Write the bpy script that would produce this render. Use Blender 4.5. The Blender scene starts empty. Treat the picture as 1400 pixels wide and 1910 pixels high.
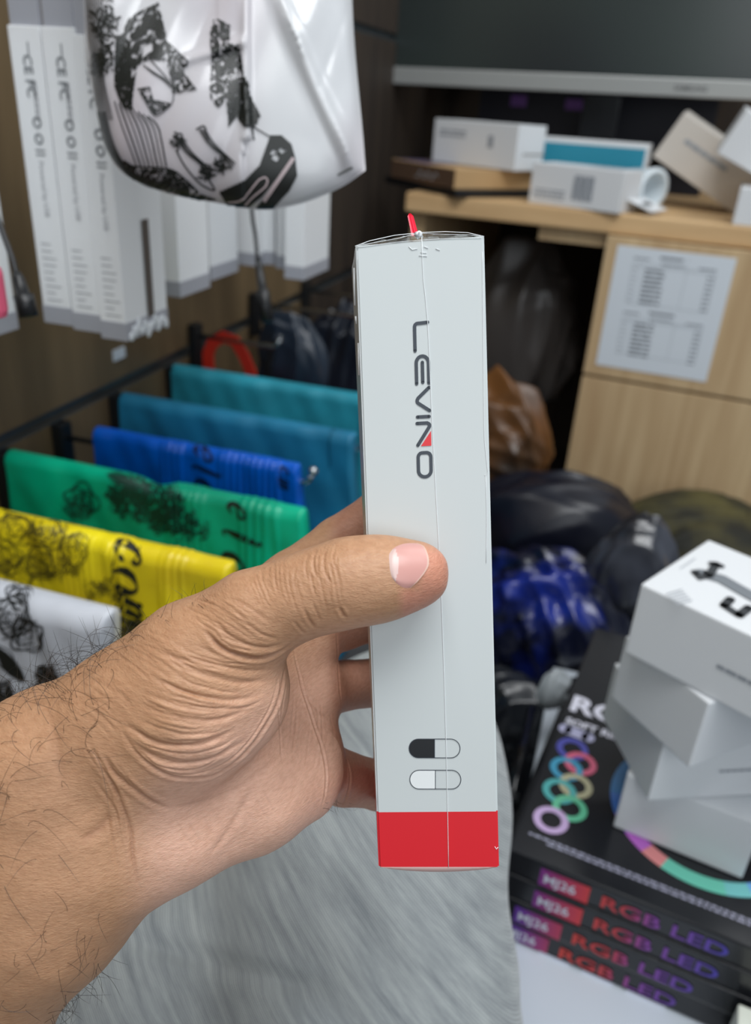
import bpy, bmesh, math, random
import numpy as np
from math import sin, cos, radians, pi
from mathutils import Vector, Matrix
from mathutils.bvhtree import BVHTree

random.seed(7); rng = np.random.default_rng(7)
SC = bpy.context.scene
COL = SC.collection

# ------------------------------------------------------------ camera
F_PX = 1500.0
CAM_H = 0.95
_yaw, _pit, _rol = radians(16), radians(27), radians(3.7)
_Fh = np.array([-sin(_yaw), cos(_yaw), 0.0])
FD = _Fh*cos(_pit) + np.array([0, 0, -sin(_pit)])
_R0 = np.array([cos(_yaw), sin(_yaw), 0.0]); _U0 = np.cross(_R0, FD)
RR = _R0*cos(_rol) + _U0*sin(_rol); UU = _U0*cos(_rol) - _R0*sin(_rol)
CC = np.array([0, 0, CAM_H])
cd = bpy.data.cameras.new('camera'); cam = bpy.data.objects.new('camera', cd); COL.objects.link(cam)
cam.matrix_world = Matrix(((RR[0], UU[0], -FD[0], 0), (RR[1], UU[1], -FD[1], 0), (RR[2], UU[2], -FD[2], CAM_H), (0, 0, 0, 1)))
cd.sensor_fit = 'VERTICAL'; cd.sensor_height = 36.0; cd.lens = 36.0*F_PX/1910.0
cd.clip_start = 0.01; cd.clip_end = 50
cd.dof.use_dof = True; cd.dof.focus_distance = 0.25; cd.dof.aperture_fstop = 10.0
SC.camera = cam

# ------------------------------------------------------------ light
SC.view_settings.view_transform = 'Standard'; SC.view_settings.look = 'None'
SC.view_settings.gamma = 1.0; SC.view_settings.exposure = 0.0
try: SC.view_settings.use_curve_mapping = False
except Exception: pass
wd = bpy.data.worlds.new('room_light'); SC.world = wd; wd.use_nodes = True
wd.node_tree.nodes['Background'].inputs[0].default_value = (0.80, 0.90, 1.0, 1)
wd.node_tree.nodes['Background'].inputs[1].default_value = 0.27
def area(name, loc, target, sx, sy, power, col=(1, 1, 1)):
    l = bpy.data.lights.new(name, 'AREA'); l.shape = 'RECTANGLE'; l.size = sx; l.size_y = sy
    l.energy = power; l.color = col
    o = bpy.data.objects.new(name, l); COL.objects.link(o); o.location = loc
    o.rotation_euler = (Vector(target)-Vector(loc)).to_track_quat('-Z', 'Y').to_euler()
    return o
area('ceiling_panel_light', (0.25, 0.1, 2.35), (0.15, 0.5, 0.6), 1.3, 0.8, 26, (0.97, 0.99, 1.0))
area('ceiling_panel_light', (0.6, 1.5, 2.35), (0.3, 1.3, 0), 1.2, 0.6, 11, (0.97, 0.99, 1.0))
area('added_fill_light', (0.9, -1.3, 1.7), (0.0, 0.5, 0.8), 1.6, 1.4, 14, (0.93, 0.97, 1.0))  # unseen fill lamp added behind the camera to brighten the hung cartons

# ------------------------------------------------------------ helpers
def W(px, py, z):                      # photo pixel + depth along the view axis -> world point
    return CC + (FD + RR*(px-700)/F_PX + UU*(955-py)/F_PX)*z
def ray(px, py): return FD + RR*(px-700)/F_PX + UU*(955-py)/F_PX
def PL(px, py, ax, v):                 # pixel -> point on an axis-aligned plane
    d = ray(px, py); return CC + d*(v-CC[ax])/d[ax]
def c2w(P): P = np.asarray(P, float); return CC + (P[:, 0:1]*RR + P[:, 1:2]*UU + P[:, 2:3]*FD)/1000.0
def w2px(P):
    v = np.asarray(P, float)-CC; z = v@FD
    return 700+F_PX*(v@RR)/z, 955-F_PX*(v@UU)/z, z
def lin(r, g=None, b=None):
    if g is None: r, g, b = r
    f = lambda c: (c/255/12.92 if c/255 <= .04045 else ((c/255+.055)/1.055)**2.4)
    return (f(r), f(g), f(b), 1)

def tag(o, label=None, cat=None, group=None, kind=None):
    if label: o['label'] = label
    if cat: o['category'] = cat
    if group: o['group'] = group
    if kind: o['kind'] = kind
    return o
def empty(name, loc=(0, 0, 0), label=None, cat=None, group=None, rot=(0, 0, 0)):
    o = bpy.data.objects.new(name, None); COL.objects.link(o); o.location = loc; o.rotation_euler = rot
    o.empty_display_size = .02
    return tag(o, label, cat, group)
def link(name, verts, faces, mat, parent=None, smooth=False, mats=None, midx=None, world=False):
    me = bpy.data.meshes.new(name)
    me.from_pydata([tuple(map(float, v)) for v in verts], [], [tuple(int(i) for i in f) for f in faces])
    if mats:
        for m in mats: me.materials.append(m)
        if midx is not None: me.polygons.foreach_set('material_index', midx)
    elif mat: me.materials.append(mat)
    if smooth: me.polygons.foreach_set('use_smooth', [True]*len(me.polygons))
    me.update()
    o = bpy.data.objects.new(name, me); COL.objects.link(o)
    if parent is not None:
        o.parent = parent
        if world: bpy_inv(o, parent)
    return o
HOST = {}
def host(o, parent):                   # print goes under the part that carries it
    h = HOST.get(parent.name) if parent is not None else None
    if h is not None: o.parent = h; o.matrix_parent_inverse = Matrix.Identity(4)
    elif parent is not None: o.parent = parent; bpy_inv(o, parent)
    return o
def bpy_inv(o, parent):                # keep world coordinates of a mesh written in world space
    m = Matrix.LocRotScale(parent.location, parent.rotation_euler, parent.scale)
    o.matrix_parent_inverse = m.inverted()
def bmobj(name, bm, mat, parent=None, smooth=False, world=False, mats=None):
    me = bpy.data.meshes.new(name); bm.normal_update(); bm.to_mesh(me); bm.free()
    for m in (mats or [mat]): me.materials.append(m)
    if smooth: me.polygons.foreach_set('use_smooth', [True]*len(me.polygons))
    o = bpy.data.objects.new(name, me); COL.objects.link(o)
    if parent is not None:
        o.parent = parent
        if world: bpy_inv(o, parent)
    return o
def bx(bm, c, s, rz=0, bev=0.0, mi=0, M=None):
    r = bmesh.ops.create_cube(bm, size=1.0); vs = r['verts']
    T = (M or Matrix.Identity(4)) @ Matrix.Translation(c) @ Matrix.Rotation(rz, 4, 'Z') @ Matrix.Diagonal((*s, 1))
    bmesh.ops.transform(bm, matrix=T, verts=vs)
    fs = list({f for v in vs for f in v.link_faces})
    for f in fs: f.material_index = mi
    if bev > 0:
        es = list({e for v in vs for e in v.link_edges})
        bmesh.ops.bevel(bm, geom=es, offset=bev, segments=2, affect='EDGES', profile=.6)
def tube(bm, pts, r, n=8, caps=True, mi=0):
    pts = [Vector(p) for p in pts]; rs = r if hasattr(r, '__len__') else [r]*len(pts); rings = []
    ref = None
    for i, p in enumerate(pts):
        t = (pts[min(i+1, len(pts)-1)]-pts[max(i-1, 0)]).normalized()
        if ref is None:
            ref = t.orthogonal().normalized()
        ref = (ref - t*ref.dot(t))
        ref = ref.normalized() if ref.length > 1e-9 else t.orthogonal().normalized()
        b = t.cross(ref)
        rings.append([bm.verts.new(p+(ref*cos(2*pi*k/n)+b*sin(2*pi*k/n))*rs[i]) for k in range(n)])
    for a, b in zip(rings, rings[1:]):
        for k in range(n):
            f = bm.faces.new((a[k], a[(k+1) % n], b[(k+1) % n], b[k])); f.material_index = mi
    if caps:
        f = bm.faces.new(rings[0][::-1]); f.material_index = mi
        f = bm.faces.new(rings[-1]); f.material_index = mi

# ---- materials
MATS = {}
def mat(name, col, rough=.5, metal=0, spec=.5, **kw):
    if name in MATS: return MATS[name]
    m = bpy.data.materials.new(name); m.use_nodes = True; nt = m.node_tree; b = nt.nodes['Principled BSDF']
    b.inputs['Base Color'].default_value = col if len(col) == 4 else (*col, 1)
    b.inputs['Roughness'].default_value = rough; b.inputs['Metallic'].default_value = metal
    b.inputs['Specular IOR Level'].default_value = spec
    for k, v in kw.items(): b.inputs[k.replace('_', ' ')].default_value = v
    MATS[name] = m
    return m
def nodes(m): nt = m.node_tree; return nt, nt.nodes, nt.links, nt.nodes['Principled BSDF']
def noise_color(m, c1, c2, scale=(1, 1, 1), nscale=5, detail=4, lo=.35, hi=.65, bump=0, coord='Object', rough=.5, dist=0):
    nt, N, L, b = nodes(m)
    tc = N.new('ShaderNodeTexCoord'); mp = N.new('ShaderNodeMapping'); mp.inputs['Scale'].default_value = scale
    nz = N.new('ShaderNodeTexNoise'); nz.inputs['Scale'].default_value = nscale; nz.inputs['Detail'].default_value = detail
    nz.inputs['Roughness'].default_value = rough; nz.inputs['Distortion'].default_value = dist
    cr = N.new('ShaderNodeValToRGB'); cr.color_ramp.elements[0].position = lo; cr.color_ramp.elements[1].position = hi
    cr.color_ramp.elements[0].color = c1; cr.color_ramp.elements[1].color = c2
    L.new(tc.outputs[coord], mp.inputs[0]); L.new(mp.outputs[0], nz.inputs['Vector']); L.new(nz.outputs['Fac'], cr.inputs[0])
    L.new(cr.outputs[0], b.inputs['Base Color'])
    if bump:
        bp = N.new('ShaderNodeBump'); bp.inputs['Strength'].default_value = .6; bp.inputs['Distance'].default_value = bump
        L.new(nz.outputs['Fac'], bp.inputs['Height']); L.new(bp.outputs[0], b.inputs['Normal'])
    return cr
def spline(pts, step=4):
    P = [np.array(p, float) for p in pts]; P = [2*P[0]-P[1]]+P+[2*P[-1]-P[-2]]; out = []
    for i in range(1, len(P)-2):
        a, b, c, d = P[i-1:i+3]; n = max(2, int(np.linalg.norm(c-b)/step))
        for k in range(n):
            t = k/n; out.append(.5*((2*b)+(c-a)*t+(2*a-5*b+4*c-d)*t*t+(3*b-a-3*c+d)*t**3))
    out.append(P[-2]); return out
def stroke2d(pts, w, closed=False, cap=True, n=8):
    """flat round-capped stroke polygons in 2D, as a list of (verts, faces)"""
    pts = [np.array(p, float) for p in pts]; V_, F_ = [], []
    if closed: pts = pts+[pts[0], pts[1]]
    L_, R_ = [], []
    for i, p in enumerate(pts):
        a = pts[max(i-1, 0)]; c = pts[min(i+1, len(pts)-1)]
        t0 = p-a; t1 = c-p
        if i == 0 : t0 = t1
        if i == len(pts)-1: t1 = t0
        t0 = t0/(np.linalg.norm(t0)+1e-12); t1 = t1/(np.linalg.norm(t1)+1e-12)
        m = np.array([-(t0+t1)[1], (t0+t1)[0]]); m = m/(np.linalg.norm(m)+1e-12); k = min(1/max(m@np.array([-t0[1], t0[0]]), .4), 2.5)
        ww = w[i] if hasattr(w, '__len__') else w
        L_.append(p+m*ww/2*k); R_.append(p-m*ww/2*k)
    k0 = 0; V_ = [q for pr in zip(L_, R_) for q in pr]
    rng_ = range(len(pts)-1) if not closed else range(len(pts)-2)
    for i in rng_: F_.append((2*i, 2*i+1, 2*i+3, 2*i+2))
    if closed: # last join back
        F_[-1] = (2*(len(pts)-3), 2*(len(pts)-3)+1, 1+2*(len(pts)-2), 2*(len(pts)-2))
    if cap and not closed and not hasattr(w, '__len__'):
        for p in (pts[0], pts[-1]):
            s = len(V_); V_ += [p+w/2*np.array([cos(2*pi*q/12), sin(2*pi*q/12)]) for q in range(12)]; F_.append(tuple(range(s, s+12)))
    return V_, F_
def arc(cx, cy, rx, ry, a0, a1, n=10): return [(cx+rx*cos(radians(a0+(a1-a0)*i/n)), cy+ry*sin(radians(a0+(a1-a0)*i/n))) for i in range(n+1)]
# ------------------------------------------------------------ the room
def wood(name, c1, c2, axis_scale, ns=6, rough=.5, bump=0):
    m = mat(name, c1, rough, spec=.3); noise_color(m, c1, c2, axis_scale, ns, 5, .3, .7, bump=bump); return m
wslat = wood('slatwall_board', lin(92, 77, 56), lin(122, 103, 76), (3, 3, .5), 7, .45)
wdark = wood('dark_wall_board', lin(52, 46, 42), lin(74, 64, 55), (4, 4, .4), 6, .6)
desk_w = wood('desk_veneer', lin(186, 156, 118), lin(212, 186, 146), (14, 14, .8), 3.5, .45)
desk_wh = wood('desk_top_veneer', lin(196, 160, 116), lin(222, 188, 142), (.8, 10, 10), 3.5, .4)
alu = mat('rail_metal', lin(96, 104, 108), .35, metal=.6); blackp = mat('black_plastic', lin(22, 24, 27), .4)
floor_m = mat('floor_tile', lin(90, 92, 95), .35); noise_color(floor_m, lin(80, 82, 86), lin(104, 106, 108), (1, 1, 1), 14, 4)
bm = bmesh.new(); bx(bm, (.7, .9, -.025), (2.6, 4.4, .05)); o = bmobj('floor', bm, floor_m); o['kind'] = 'structure'
# slatwall: boards with a groove between them
bm = bmesh.new()
zz = [0, .242, .652, 1.062, 1.472, 1.882, 2.4]
for a, b_ in zip(zz, zz[1:]): bx(bm, (-.535, 0.0, (a+b_)/2), (.03, 2.6, b_-a-.014))
bx(bm, (-.56, .9, 1.2), (.02, 4.4, 2.4))
o = bmobj('wall_left', bm, wslat); o['kind'] = 'structure'
bm = bmesh.new()
for a, b_ in zip(zz, zz[1:]): bx(bm, (-.535, 2.2, (a+b_)/2), (.03, 1.8, b_-a-.014))
o = bmobj('wall_left', bm, wdark); o['kind'] = 'structure'
for i, z in enumerate(zz[1:5]):
    bm = bmesh.new(); bx(bm, (-.5235, .9, z+.0085), (.006, 4.4, .004)); bx(bm, (-.5235, .9, z-.0085), (.006, 4.4, .004)); bx(bm, (-.535, .9, z), (.012, 4.4, .013))
    o = bmobj('trim_%d' % (i+1), bm, alu); o['kind'] = 'structure'
bm = bmesh.new(); bx(bm, (.7, 2.25, 1.2), (2.6, .05, 2.4)); o = bmobj('wall_back', bm, wdark); o['kind'] = 'structure'
# dark shelf ledges on the back wall, left of the monitor
for z, nm in ((1.13, 'a'), (.70, 'b')):
    bm = bmesh.new(); bx(bm, (-.44, 2.1, z), (.16, .25, .022)); bx(bm, (-.44, 1.98, z-.02), (.16, .012, .02))
    tag(bmobj('wall_shelf', bm, mat('shelf_dark', lin(52, 50, 50), .4)), 'dark narrow shelf beside the monitor, near the wall corner' if nm == 'a' else 'dark narrow shelf left of the desk, low in the wall corner', 'shelf')

# generic
def ribbon(bm, A, B, w, up, th=.0006): pass
def text(name, s, o, ex, ey, size, m, parent=None, bold=0.0, shear=0, align='LEFT'):
    c = bpy.data.curves.new(name, 'FONT'); c.body = s; c.size = size; c.offset = bold; c.shear = shear; c.align_x = align; c.resolution_u = 3
    t = bpy.data.objects.new(name, c); me = bpy.data.meshes.new_from_object(t); bpy.data.objects.remove(t); bpy.data.curves.remove(c)
    ex, ey = np.array(ex, float), np.array(ey, float); o = np.array(o, float)
    for v in me.vertices: p = o+ex*v.co.x+ey*v.co.y; v.co = Vector(p)
    me.materials.clear(); me.materials.append(m); me.name = name
    ob = bpy.data.objects.new(name, me); COL.objects.link(ob)
    return host(ob, parent)
def flat(name, polys, o, ex, ey, m, parent=None):   # list of (verts2d, faces) placed on a plane
    VV, FF = [], []; o, ex, ey = map(lambda a: np.array(a, float), (o, ex, ey))
    for v_, f_ in polys: s = len(VV); VV += [o+ex*q[0]+ey*q[1] for q in v_]; FF += [tuple(i+s for i in f) for f in f_]
    return host(link(name, VV, FF, m), parent)
def rect(x0, y0, x1, y1): return ([(x0, y0), (x1, y0), (x1, y1), (x0, y1)], [(0, 1, 2, 3)])
def dashes(x0, x1, y, h, seed=0, gap=.25, dash=None):
    r = random.Random(seed); out = []; x = x0; dash = dash or h*2.2
    while x < x1:
        w_ = min(dash*r.uniform(.6, 1.6), x1-x); out.append(rect(x, y, x+w_, y+h)); x += w_+dash*gap
    return out

# ------------------------------------------------------------ desk with drawers
DA = radians(-5); DO = np.array([-.413, 1.504, 0.]); dx = np.array([cos(DA), sin(DA), 0]); dy = np.array([-sin(DA), cos(DA), 0]); dz = np.array([0, 0, 1.])
MD = Matrix.Translation(DO) @ Matrix.Rotation(DA, 4, 'Z')
def PD(px, py, off=0):                  # pixel -> (x along the desk front, height)
    d = ray(px, py); t = ((DO-dy*off-CC)@dy)/(d@dy); P = CC+d*t-DO; return P@dx, P[2]
ZT = .808
desk = empty('desk', (-.1, 1.75, 0), 'light wood veneer desk with a drawer unit, carrying the monitor and white cartons', 'desk')
def dpart(name, boxes, m, parent=None, bev=.0015):
    bm = bmesh.new()
    for c, s in boxes: bx(bm, c, s, M=MD, bev=bev)
    return bmobj(name, bm, m, parent or desk, world=True)
DW = 1.25
dpart('desktop', [((DW/2, .34, ZT-.0165), (DW, .68, .033))], desk_wh, bev=.004)
dpart('side_panel', [((.0135+.003, .33, (ZT-.033)/2), (.027, .60, ZT-.034))], desk_w)
dpart('side_panel', [((DW-.017, .33, (ZT-.033)/2), (.027, .60, ZT-.034))], desk_w)
dpart('back_panel', [((DW/2, .62, .45), (DW-.06, .016, .62))], wdark)
xr = PD(1000, 430)[0]; xd = PD(1133, 445)[0]
dpart('rail', [(((xr+xd)/2, .03, ZT-.033-.0125), (xd-xr, .02, .025))], desk_w)
zs = PD(1090, 697)[1]; zb = PD(1045, 907)[1]; zt = ZT-.034
dwid = 1.25-.034-xd
cab = dpart('drawer_cabinet', [((xd+dwid/2, .33, (zt+zb+.005)/2), (dwid-.012, .54, zt-zb-.005))], desk_w)
d1 = dpart('drawer_front', [((xd+dwid/2, .0, (zt+zs)/2+.001), (dwid, .018, zt-zs-.004))], desk_w)
d2 = dpart('drawer_front', [((xd+dwid/2, .0, (zb+zs)/2-.001), (dwid, .018, zs-zb-.003))], desk_w)
# printed price sheet taped on the upper drawer
pw = mat('paper', lin(218, 226, 234), .6); pg = mat('print_grey', lin(120, 126, 134), .7); pgl = mat('print_light', lin(176, 183, 190), .7)
sh = empty('paper_sheet', tuple(DO+dx*.4-dy*.0095+dz*.64), 'white printed price list taped to the upper drawer front', 'paper')
cs = [PD(*q, .0098) for q in ((1148, 460), (1372, 478), (1320, 708), (1113, 685))]
F = lambda x, z, off=.0100: DO+dx*x+dz*z-dy*off
x0, x1 = (cs[0][0]+cs[3][0])/2, (cs[1][0]+cs[2][0])/2; z1, z0 = (cs[0][1]+cs[1][1])/2, (cs[2][1]+cs[3][1])/2
bm = bmesh.new(); bx(bm, ((x0+x1)/2, -.0098, (z0+z1)/2), (x1-x0, .0006, z1-z0), M=MD); HOST[sh.name] = bmobj('sheet', bm, pw, sh, world=True)
w_, h_ = x1-x0, z1-z0; pol = []; pll = []
for k, (ya, yb) in enumerate(((.93, .555), (.49, .13))):
    pol += dashes(.16*w_, .30*w_, (ya-.02)*h_, .012*h_, k)+dashes(.38*w_, .62*w_, ya*h_, .018*h_, 5+k, dash=.03)+dashes(.4*w_, .6*w_, (ya-.045)*h_, .012*h_, 8+k)+dashes(.72*w_, .86*w_, (ya-.045)*h_, .012*h_, 3+k)
    for a in (.16, .215, .62, .86): pll.append(rect(a*w_, yb*h_, a*w_+.0008, (ya-.05)*h_))
    for zz_ in (ya-.055, ya-.075, yb): pll.append(rect(.16*w_, zz_*h_, .86*w_, zz_*h_+.0008))
    for i in range(8):
        yy = ya-.105-i*.037; pol += dashes(.27*w_, .45*w_, yy*h_, .017*h_, 20+i+9*k, .12, dash=.02); pll += dashes(.17*w_, .20*w_, yy*h_, .012*h_, i); pol += dashes(.80*w_, .86*w_, yy*h_, .012*h_, 40+i)
flat('printed_rows', pol, F(x0, z0, .0106), dx, dz, pg, sh); flat('printed_table', pll, F(x0, z0, .0104), dx, dz, pgl, sh)

# ------------------------------------------------------------ cartons
wc = mat('white_carton', lin(224, 227, 230), .42); wc2 = mat('cream_carton', lin(206, 200, 192), .5); kraft = mat('kraft_card', lin(186, 152, 108), .7); kdark = mat('brown_print', lin(98, 76, 60), .5)
txg = mat('small_print', lin(150, 156, 164), .6)
def boxmesh(name, c, th, a, b_, z0, h, m, parent, bev=.0015, mi_faces=None, mats=None, seam=True):
    e1 = np.array([cos(th), sin(th), 0]); e2 = np.array([-sin(th), cos(th), 0]); ce = np.array([c[0], c[1], 0])+e1*a/2+e2*b_/2
    bm = bmesh.new(); bx(bm, (ce[0], ce[1], z0+h/2), (a, b_, h), rz=th, bev=bev)
    return bmobj(name, bm, m, parent, world=parent is not None, mats=mats)
def frontframe(c, th, z0):              # the two faces that meet in the front corner
    e1 = np.array([cos(th), sin(th), 0]); e2 = np.array([-sin(th), cos(th), 0]); o = np.array([c[0], c[1], z0]); return o, e1, e2
def carton_thing(name, label, c, th, a, b_, z0, h, m, group=None, cat='box'):
    e1 = np.array([cos(th), sin(th), 0]); e2 = np.array([-sin(th), cos(th), 0]); ce = np.array([c[0], c[1], 0])+e1*a/2+e2*b_/2
    t = empty(name, (ce[0], ce[1], z0), label, cat, group); HOST[t.name] = boxmesh('carton', c, th, a, b_, z0, h, m, t)
    return t
def len_to_px(c, z, ang, xpx):          # length along ang from corner c whose projection reaches column xpx
    best = .05; 
    for i in range(1, 400):
        l = i*.002; x = w2px(np.array([c[0]+cos(ang)*l, c[1]+sin(ang)*l, z]))[0]
        if (x-xpx)*(w2px(np.array([c[0], c[1], z]))[0]-xpx) <= 0: return l
    return best
def ztop_for(c, py):
    for i in range(2400):
        z = .3+i*.0005
        if w2px(np.array([c[0], c[1], z]))[1] <= py: return z
    return .9
# dark thin case and brown carton overhanging the desk corner
cb = PL(845, 368, 1, 1.475); thb = radians(48)
lb = len_to_px(cb, ZT, thb, 990); ll = len_to_px(cb, ZT, thb+pi/2, 728)
bm = bmesh.new(); e1 = np.array([cos(thb), sin(thb), 0]); e2 = np.array([-sin(thb), cos(thb), 0]); ce = cb+e1*lb*.5+e2*(ll*.5+.01)
bx(bm, (ce[0], ce[1], ZT+.007), (lb*.98, ll+.03, .013), rz=thb, bev=.003)
tag(bmobj('tablet_case', bm, blackp), 'thin black flat case under the brown carton on the desk corner', 'case')
z0b = ZT+.0138; hb = ztop_for(cb, 316)-z0b
t = carton_thing('brown_carton', 'flat brown and kraft carton overhanging the left desk corner, under a white carton', cb, thb, lb, ll, z0b, hb, kraft)
o_, e1, e2 = frontframe(cb, thb, z0b)
flat('printed_side', [rect(.001, .001, ll-.001, hb-.001)], o_-e1*.0006, e2, dz, kdark, t)['label'] = 'dark brown printed side'
flat('script_print', [stroke2d([(ll*.25+x, hb*.45+.006*sin(x*260)) for x in np.linspace(0, .07, 22)], .0022)], o_-e1*.001, e2, dz, pgl, t)
flat('printed_lid', [rect(.004, ll*.45, lb*.4, ll-.004)], o_+dz*(hb+.0005), e1, e2, mat('lid_print', lin(96, 84, 108), .5), t)
# white carton 1
zc = z0b+hb+.001; c1 = PL(958, 318, 2, zc); c1 = PL(958, 318, 1, min(c1[1], 1.53)); c1[2] = zc; th1 = radians(62)
l1 = len_to_px(c1, zc, th1, 1008); l2 = len_to_px(c1, zc, th1+pi/2, 806); h1 = ztop_for(c1, 233)-zc
t = carton_thing('white_carton', 'white carton lying on the brown carton below the monitor', c1, th1, max(min(l1, .085), .07), l2, zc, h1, wc)
o_, e1, e2 = frontframe(c1, th1, zc)
flat('small_print', dashes(l2*.60, l2*.93, h1*.62, .004, 1)+dashes(l2*.60, l2*.93, h1*.72, .004, 2)+[rect(l2*.27, h1*.45, l2*.33, h1*.72)], o_-e1*.0006, e2, dz, txg, t)
flat('open_flap', [rect(.02, h1*.35, .085, h1*.38)], o_-e2*.0007, e1, dz, mat('flap_gap', lin(130, 122, 112), .6), t)
# white carton 2 on the desk edge
c2 = PL(1152, 399, 2, ZT+.0005); th2 = radians(70); l1 = .078; l2 = len_to_px(c2, ZT, th2+pi/2, 986); h2 = ztop_for(c2, 320)-ZT-.0005
t = carton_thing('white_carton', 'white carton with grey small print on the front edge of the desk, flap open', c2, th2, l1, l2, ZT+.0005, h2, wc)
o_, e1, e2 = frontframe(c2, th2, ZT+.0005)
flat('small_print', sum([dashes(l2*.60, l2*.95, h2*(.15+.09*k), .003, k) for k in range(3)], [])+sum([dashes(l2*.30, l2*.52, h2*(.2+.075*k), .0045, 30+k, .15) for k in range(8)], []), o_-e1*.0006, e2, dz, txg, t)
f0 = o_-e2*.001+e1*l1*.35
bm = bmesh.new(); q = [f0+dz*.02, f0+dz*.02+e1*.075, f0-e2*.045+dz*.006+e1*.07, f0-e2*.045+dz*.006]; q2 = [p_+dz*.001 for p_ in q]
vs = [bm.verts.new(p_) for p_ in q+q2]
for f in ((0, 1, 2, 3), (7, 6, 5, 4), (0, 4, 5, 1), (1, 5, 6, 2), (2, 6, 7, 3), (3, 7, 4, 0)): bm.faces.new([vs[i] for i in f])
bmobj('open_flap', bm, wc, t, world=True); flat('flap_mark', [stroke2d([(.028, .022), (.045, .022)], .014)], f0-e2*.0+dz*.0215, e1, (-e2*.045-dz*.014)/.047, blackp, t)
flat('lid_print', sum([dashes(.015, .07, .02+.012*k, .004, k) for k in range(5)], []), o_+dz*(h2+.0006), e1, e2, txg, t)
# teal carton and rolled label tube behind
teal = mat('teal_print', lin(40, 140, 166), .4)
c3 = PL(1205, 301, 1, 1.61); c3[2] = ZT+.0005; l2 = .21; h3 = max(ztop_for(c3, 270)-ZT, .04)
t = carton_thing('teal_carton', 'white carton with teal front lying behind the white cartons on the desk', c3, radians(84), .045, .21, ZT+.0005, h3, wc)
o_, e1, e2 = frontframe(c3, radians(84), ZT+.0005); flat('teal_front', [rect(.004, .004, .20, h3*.92)], o_-e1*.0006, e2, dz, teal, t)
ca_, cb_ = W(1226, 325, 1.43), None
ax = np.array([-.74, .67, 0]); ax /= np.linalg.norm(ax); rr = .034; ca_ = PL(1224, 333, 1, 1.56); pA = np.array([ca_[0], ca_[1], ZT+rr+.001])
tt = empty('label_roll', tuple(pA-dz*rr), 'clear white plastic cup lying on its side beside the white cartons', 'cup')
bm = bmesh.new(); n = 28; s1 = np.cross(ax, dz); prof = [(0, rr*.80), (0, rr), (.004, rr*1.02), (.012, rr*.97), (.055, rr*.86), (.055, rr*.0)]; prof2 = [(0, rr*.80), (.02, rr*.78), (.046, rr*.6), (.047, 0)]
for pr in (prof, prof2):
    rg = [[bm.verts.new(pA+ax*x+(s1*cos(2*pi*k/n)+dz*sin(2*pi*k/n))*max(r_, .0004)) for k in range(n)] for x, r_ in pr]
    for a, b_ in zip(rg, rg[1:]):
        for k in range(n): bm.faces.new((a[k], a[(k+1) % n], b_[(k+1) % n], b_[k]))
bmesh.ops.recalc_face_normals(bm, faces=bm.faces)
tt.name = 'plastic_cup'; bmobj('cup_body', bm, mat('frosted_plastic', lin(216, 226, 232), .25), tt, smooth=True, world=True)
# tilted cartons at the right
def frame_box(name, label, P0, e1, e2, e3, a, b_, c_, m, prints=None):
    P0 = P0+dz*max(0, ZT+.0006-min((P0+e1*i*a+e2*j*b_+e3*k*c_)[2] for i in (0, 1) for j in (0, 1) for k in (0, 1)))
    R3_ = Matrix((Vector(e1), Vector(e2), Vector(e3))).transposed().to_4x4(); ctr = P0+e1*a/2+e2*b_/2+e3*c_/2
    t = empty(name, tuple(ctr), label, 'box'); bm = bmesh.new(); bx(bm, (0, 0, 0), (a, b_, c_), bev=.0015); bmesh.ops.transform(bm, matrix=Matrix.Translation(ctr) @ R3_, verts=bm.verts)
    HOST[t.name] = bmobj('carton', bm, m, t, world=True)
    if prints: flat('small_print', prints, P0-e3*.0007, e1, e2, txg, t)
    return t
nz_ = lambda v: v/np.linalg.norm(v)
e1 = nz_(RR*.80-UU*.60-FD*.05); e2 = nz_(-RR*.60-UU*.80); e2 = nz_(e2-e1*(e1@e2)); fw = nz_(np.cross(e1, e2)); fw = fw if fw@FD > 0 else -fw
a_ = radians(36); e3 = fw*cos(a_)-e2*sin(a_); e2r = e2*cos(a_)+fw*sin(a_)
P0 = W(1269, 240, 1.40)
t = frame_box('white_carton', 'cream white carton leaning at a slant beside the plastic cup on the desk', P0, e1, e2r, e3, .178, .082, .10, wc2, dashes(.03, .12, .03, .007, 3, .1))
t = frame_box('white_carton', 'white carton leaning at the right edge, above the slanted cream carton', W(1392, 204, 1.24), nz_(e1*.95+UU*.1), *(lambda q: (q, nz_(np.cross(nz_(e1*.95+UU*.1), q))))(nz_(e2r-nz_(e1*.95+UU*.1)*(nz_(e1*.95+UU*.1)@e2r))), .15, .07, .09, wc)
c4 = PL(1358, 432, 1, 1.43); c4[2] = ZT+.0005
t = carton_thing('white_carton', 'small white carton on the desk edge at the far right, under the leaning cartons', PL(1362, 428, 1, 1.46)[:2].tolist()+[ZT], radians(-6), .13, .11, ZT+.0005, .055, wc)
# things under the monitor
dkb = mat('navy_print', lin(30, 34, 48), .4); purp = mat('purple_print', lin(120, 84, 168), .4)
t = carton_thing('dark_carton', 'dark navy carton with purple marks standing below the monitor', PL(888, 250, 1, 1.99)[:2], radians(-3), .50, .05, ZT+.0005, .235, dkb)
o_ = np.array([*PL(888, 250, 1, 1.99)[:2], ZT]); e1 = np.array([cos(radians(-3)), sin(radians(-3)), 0])
for r_ in (rect(.07, .150, .105, .172), rect(.19, .150, .25, .170)): flat('purple_mark', [r_], o_-np.array([0, .0015, 0]), e1, dz, purp, t)
gl = mat('gloss_black', lin(16, 17, 20), .15)
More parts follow.
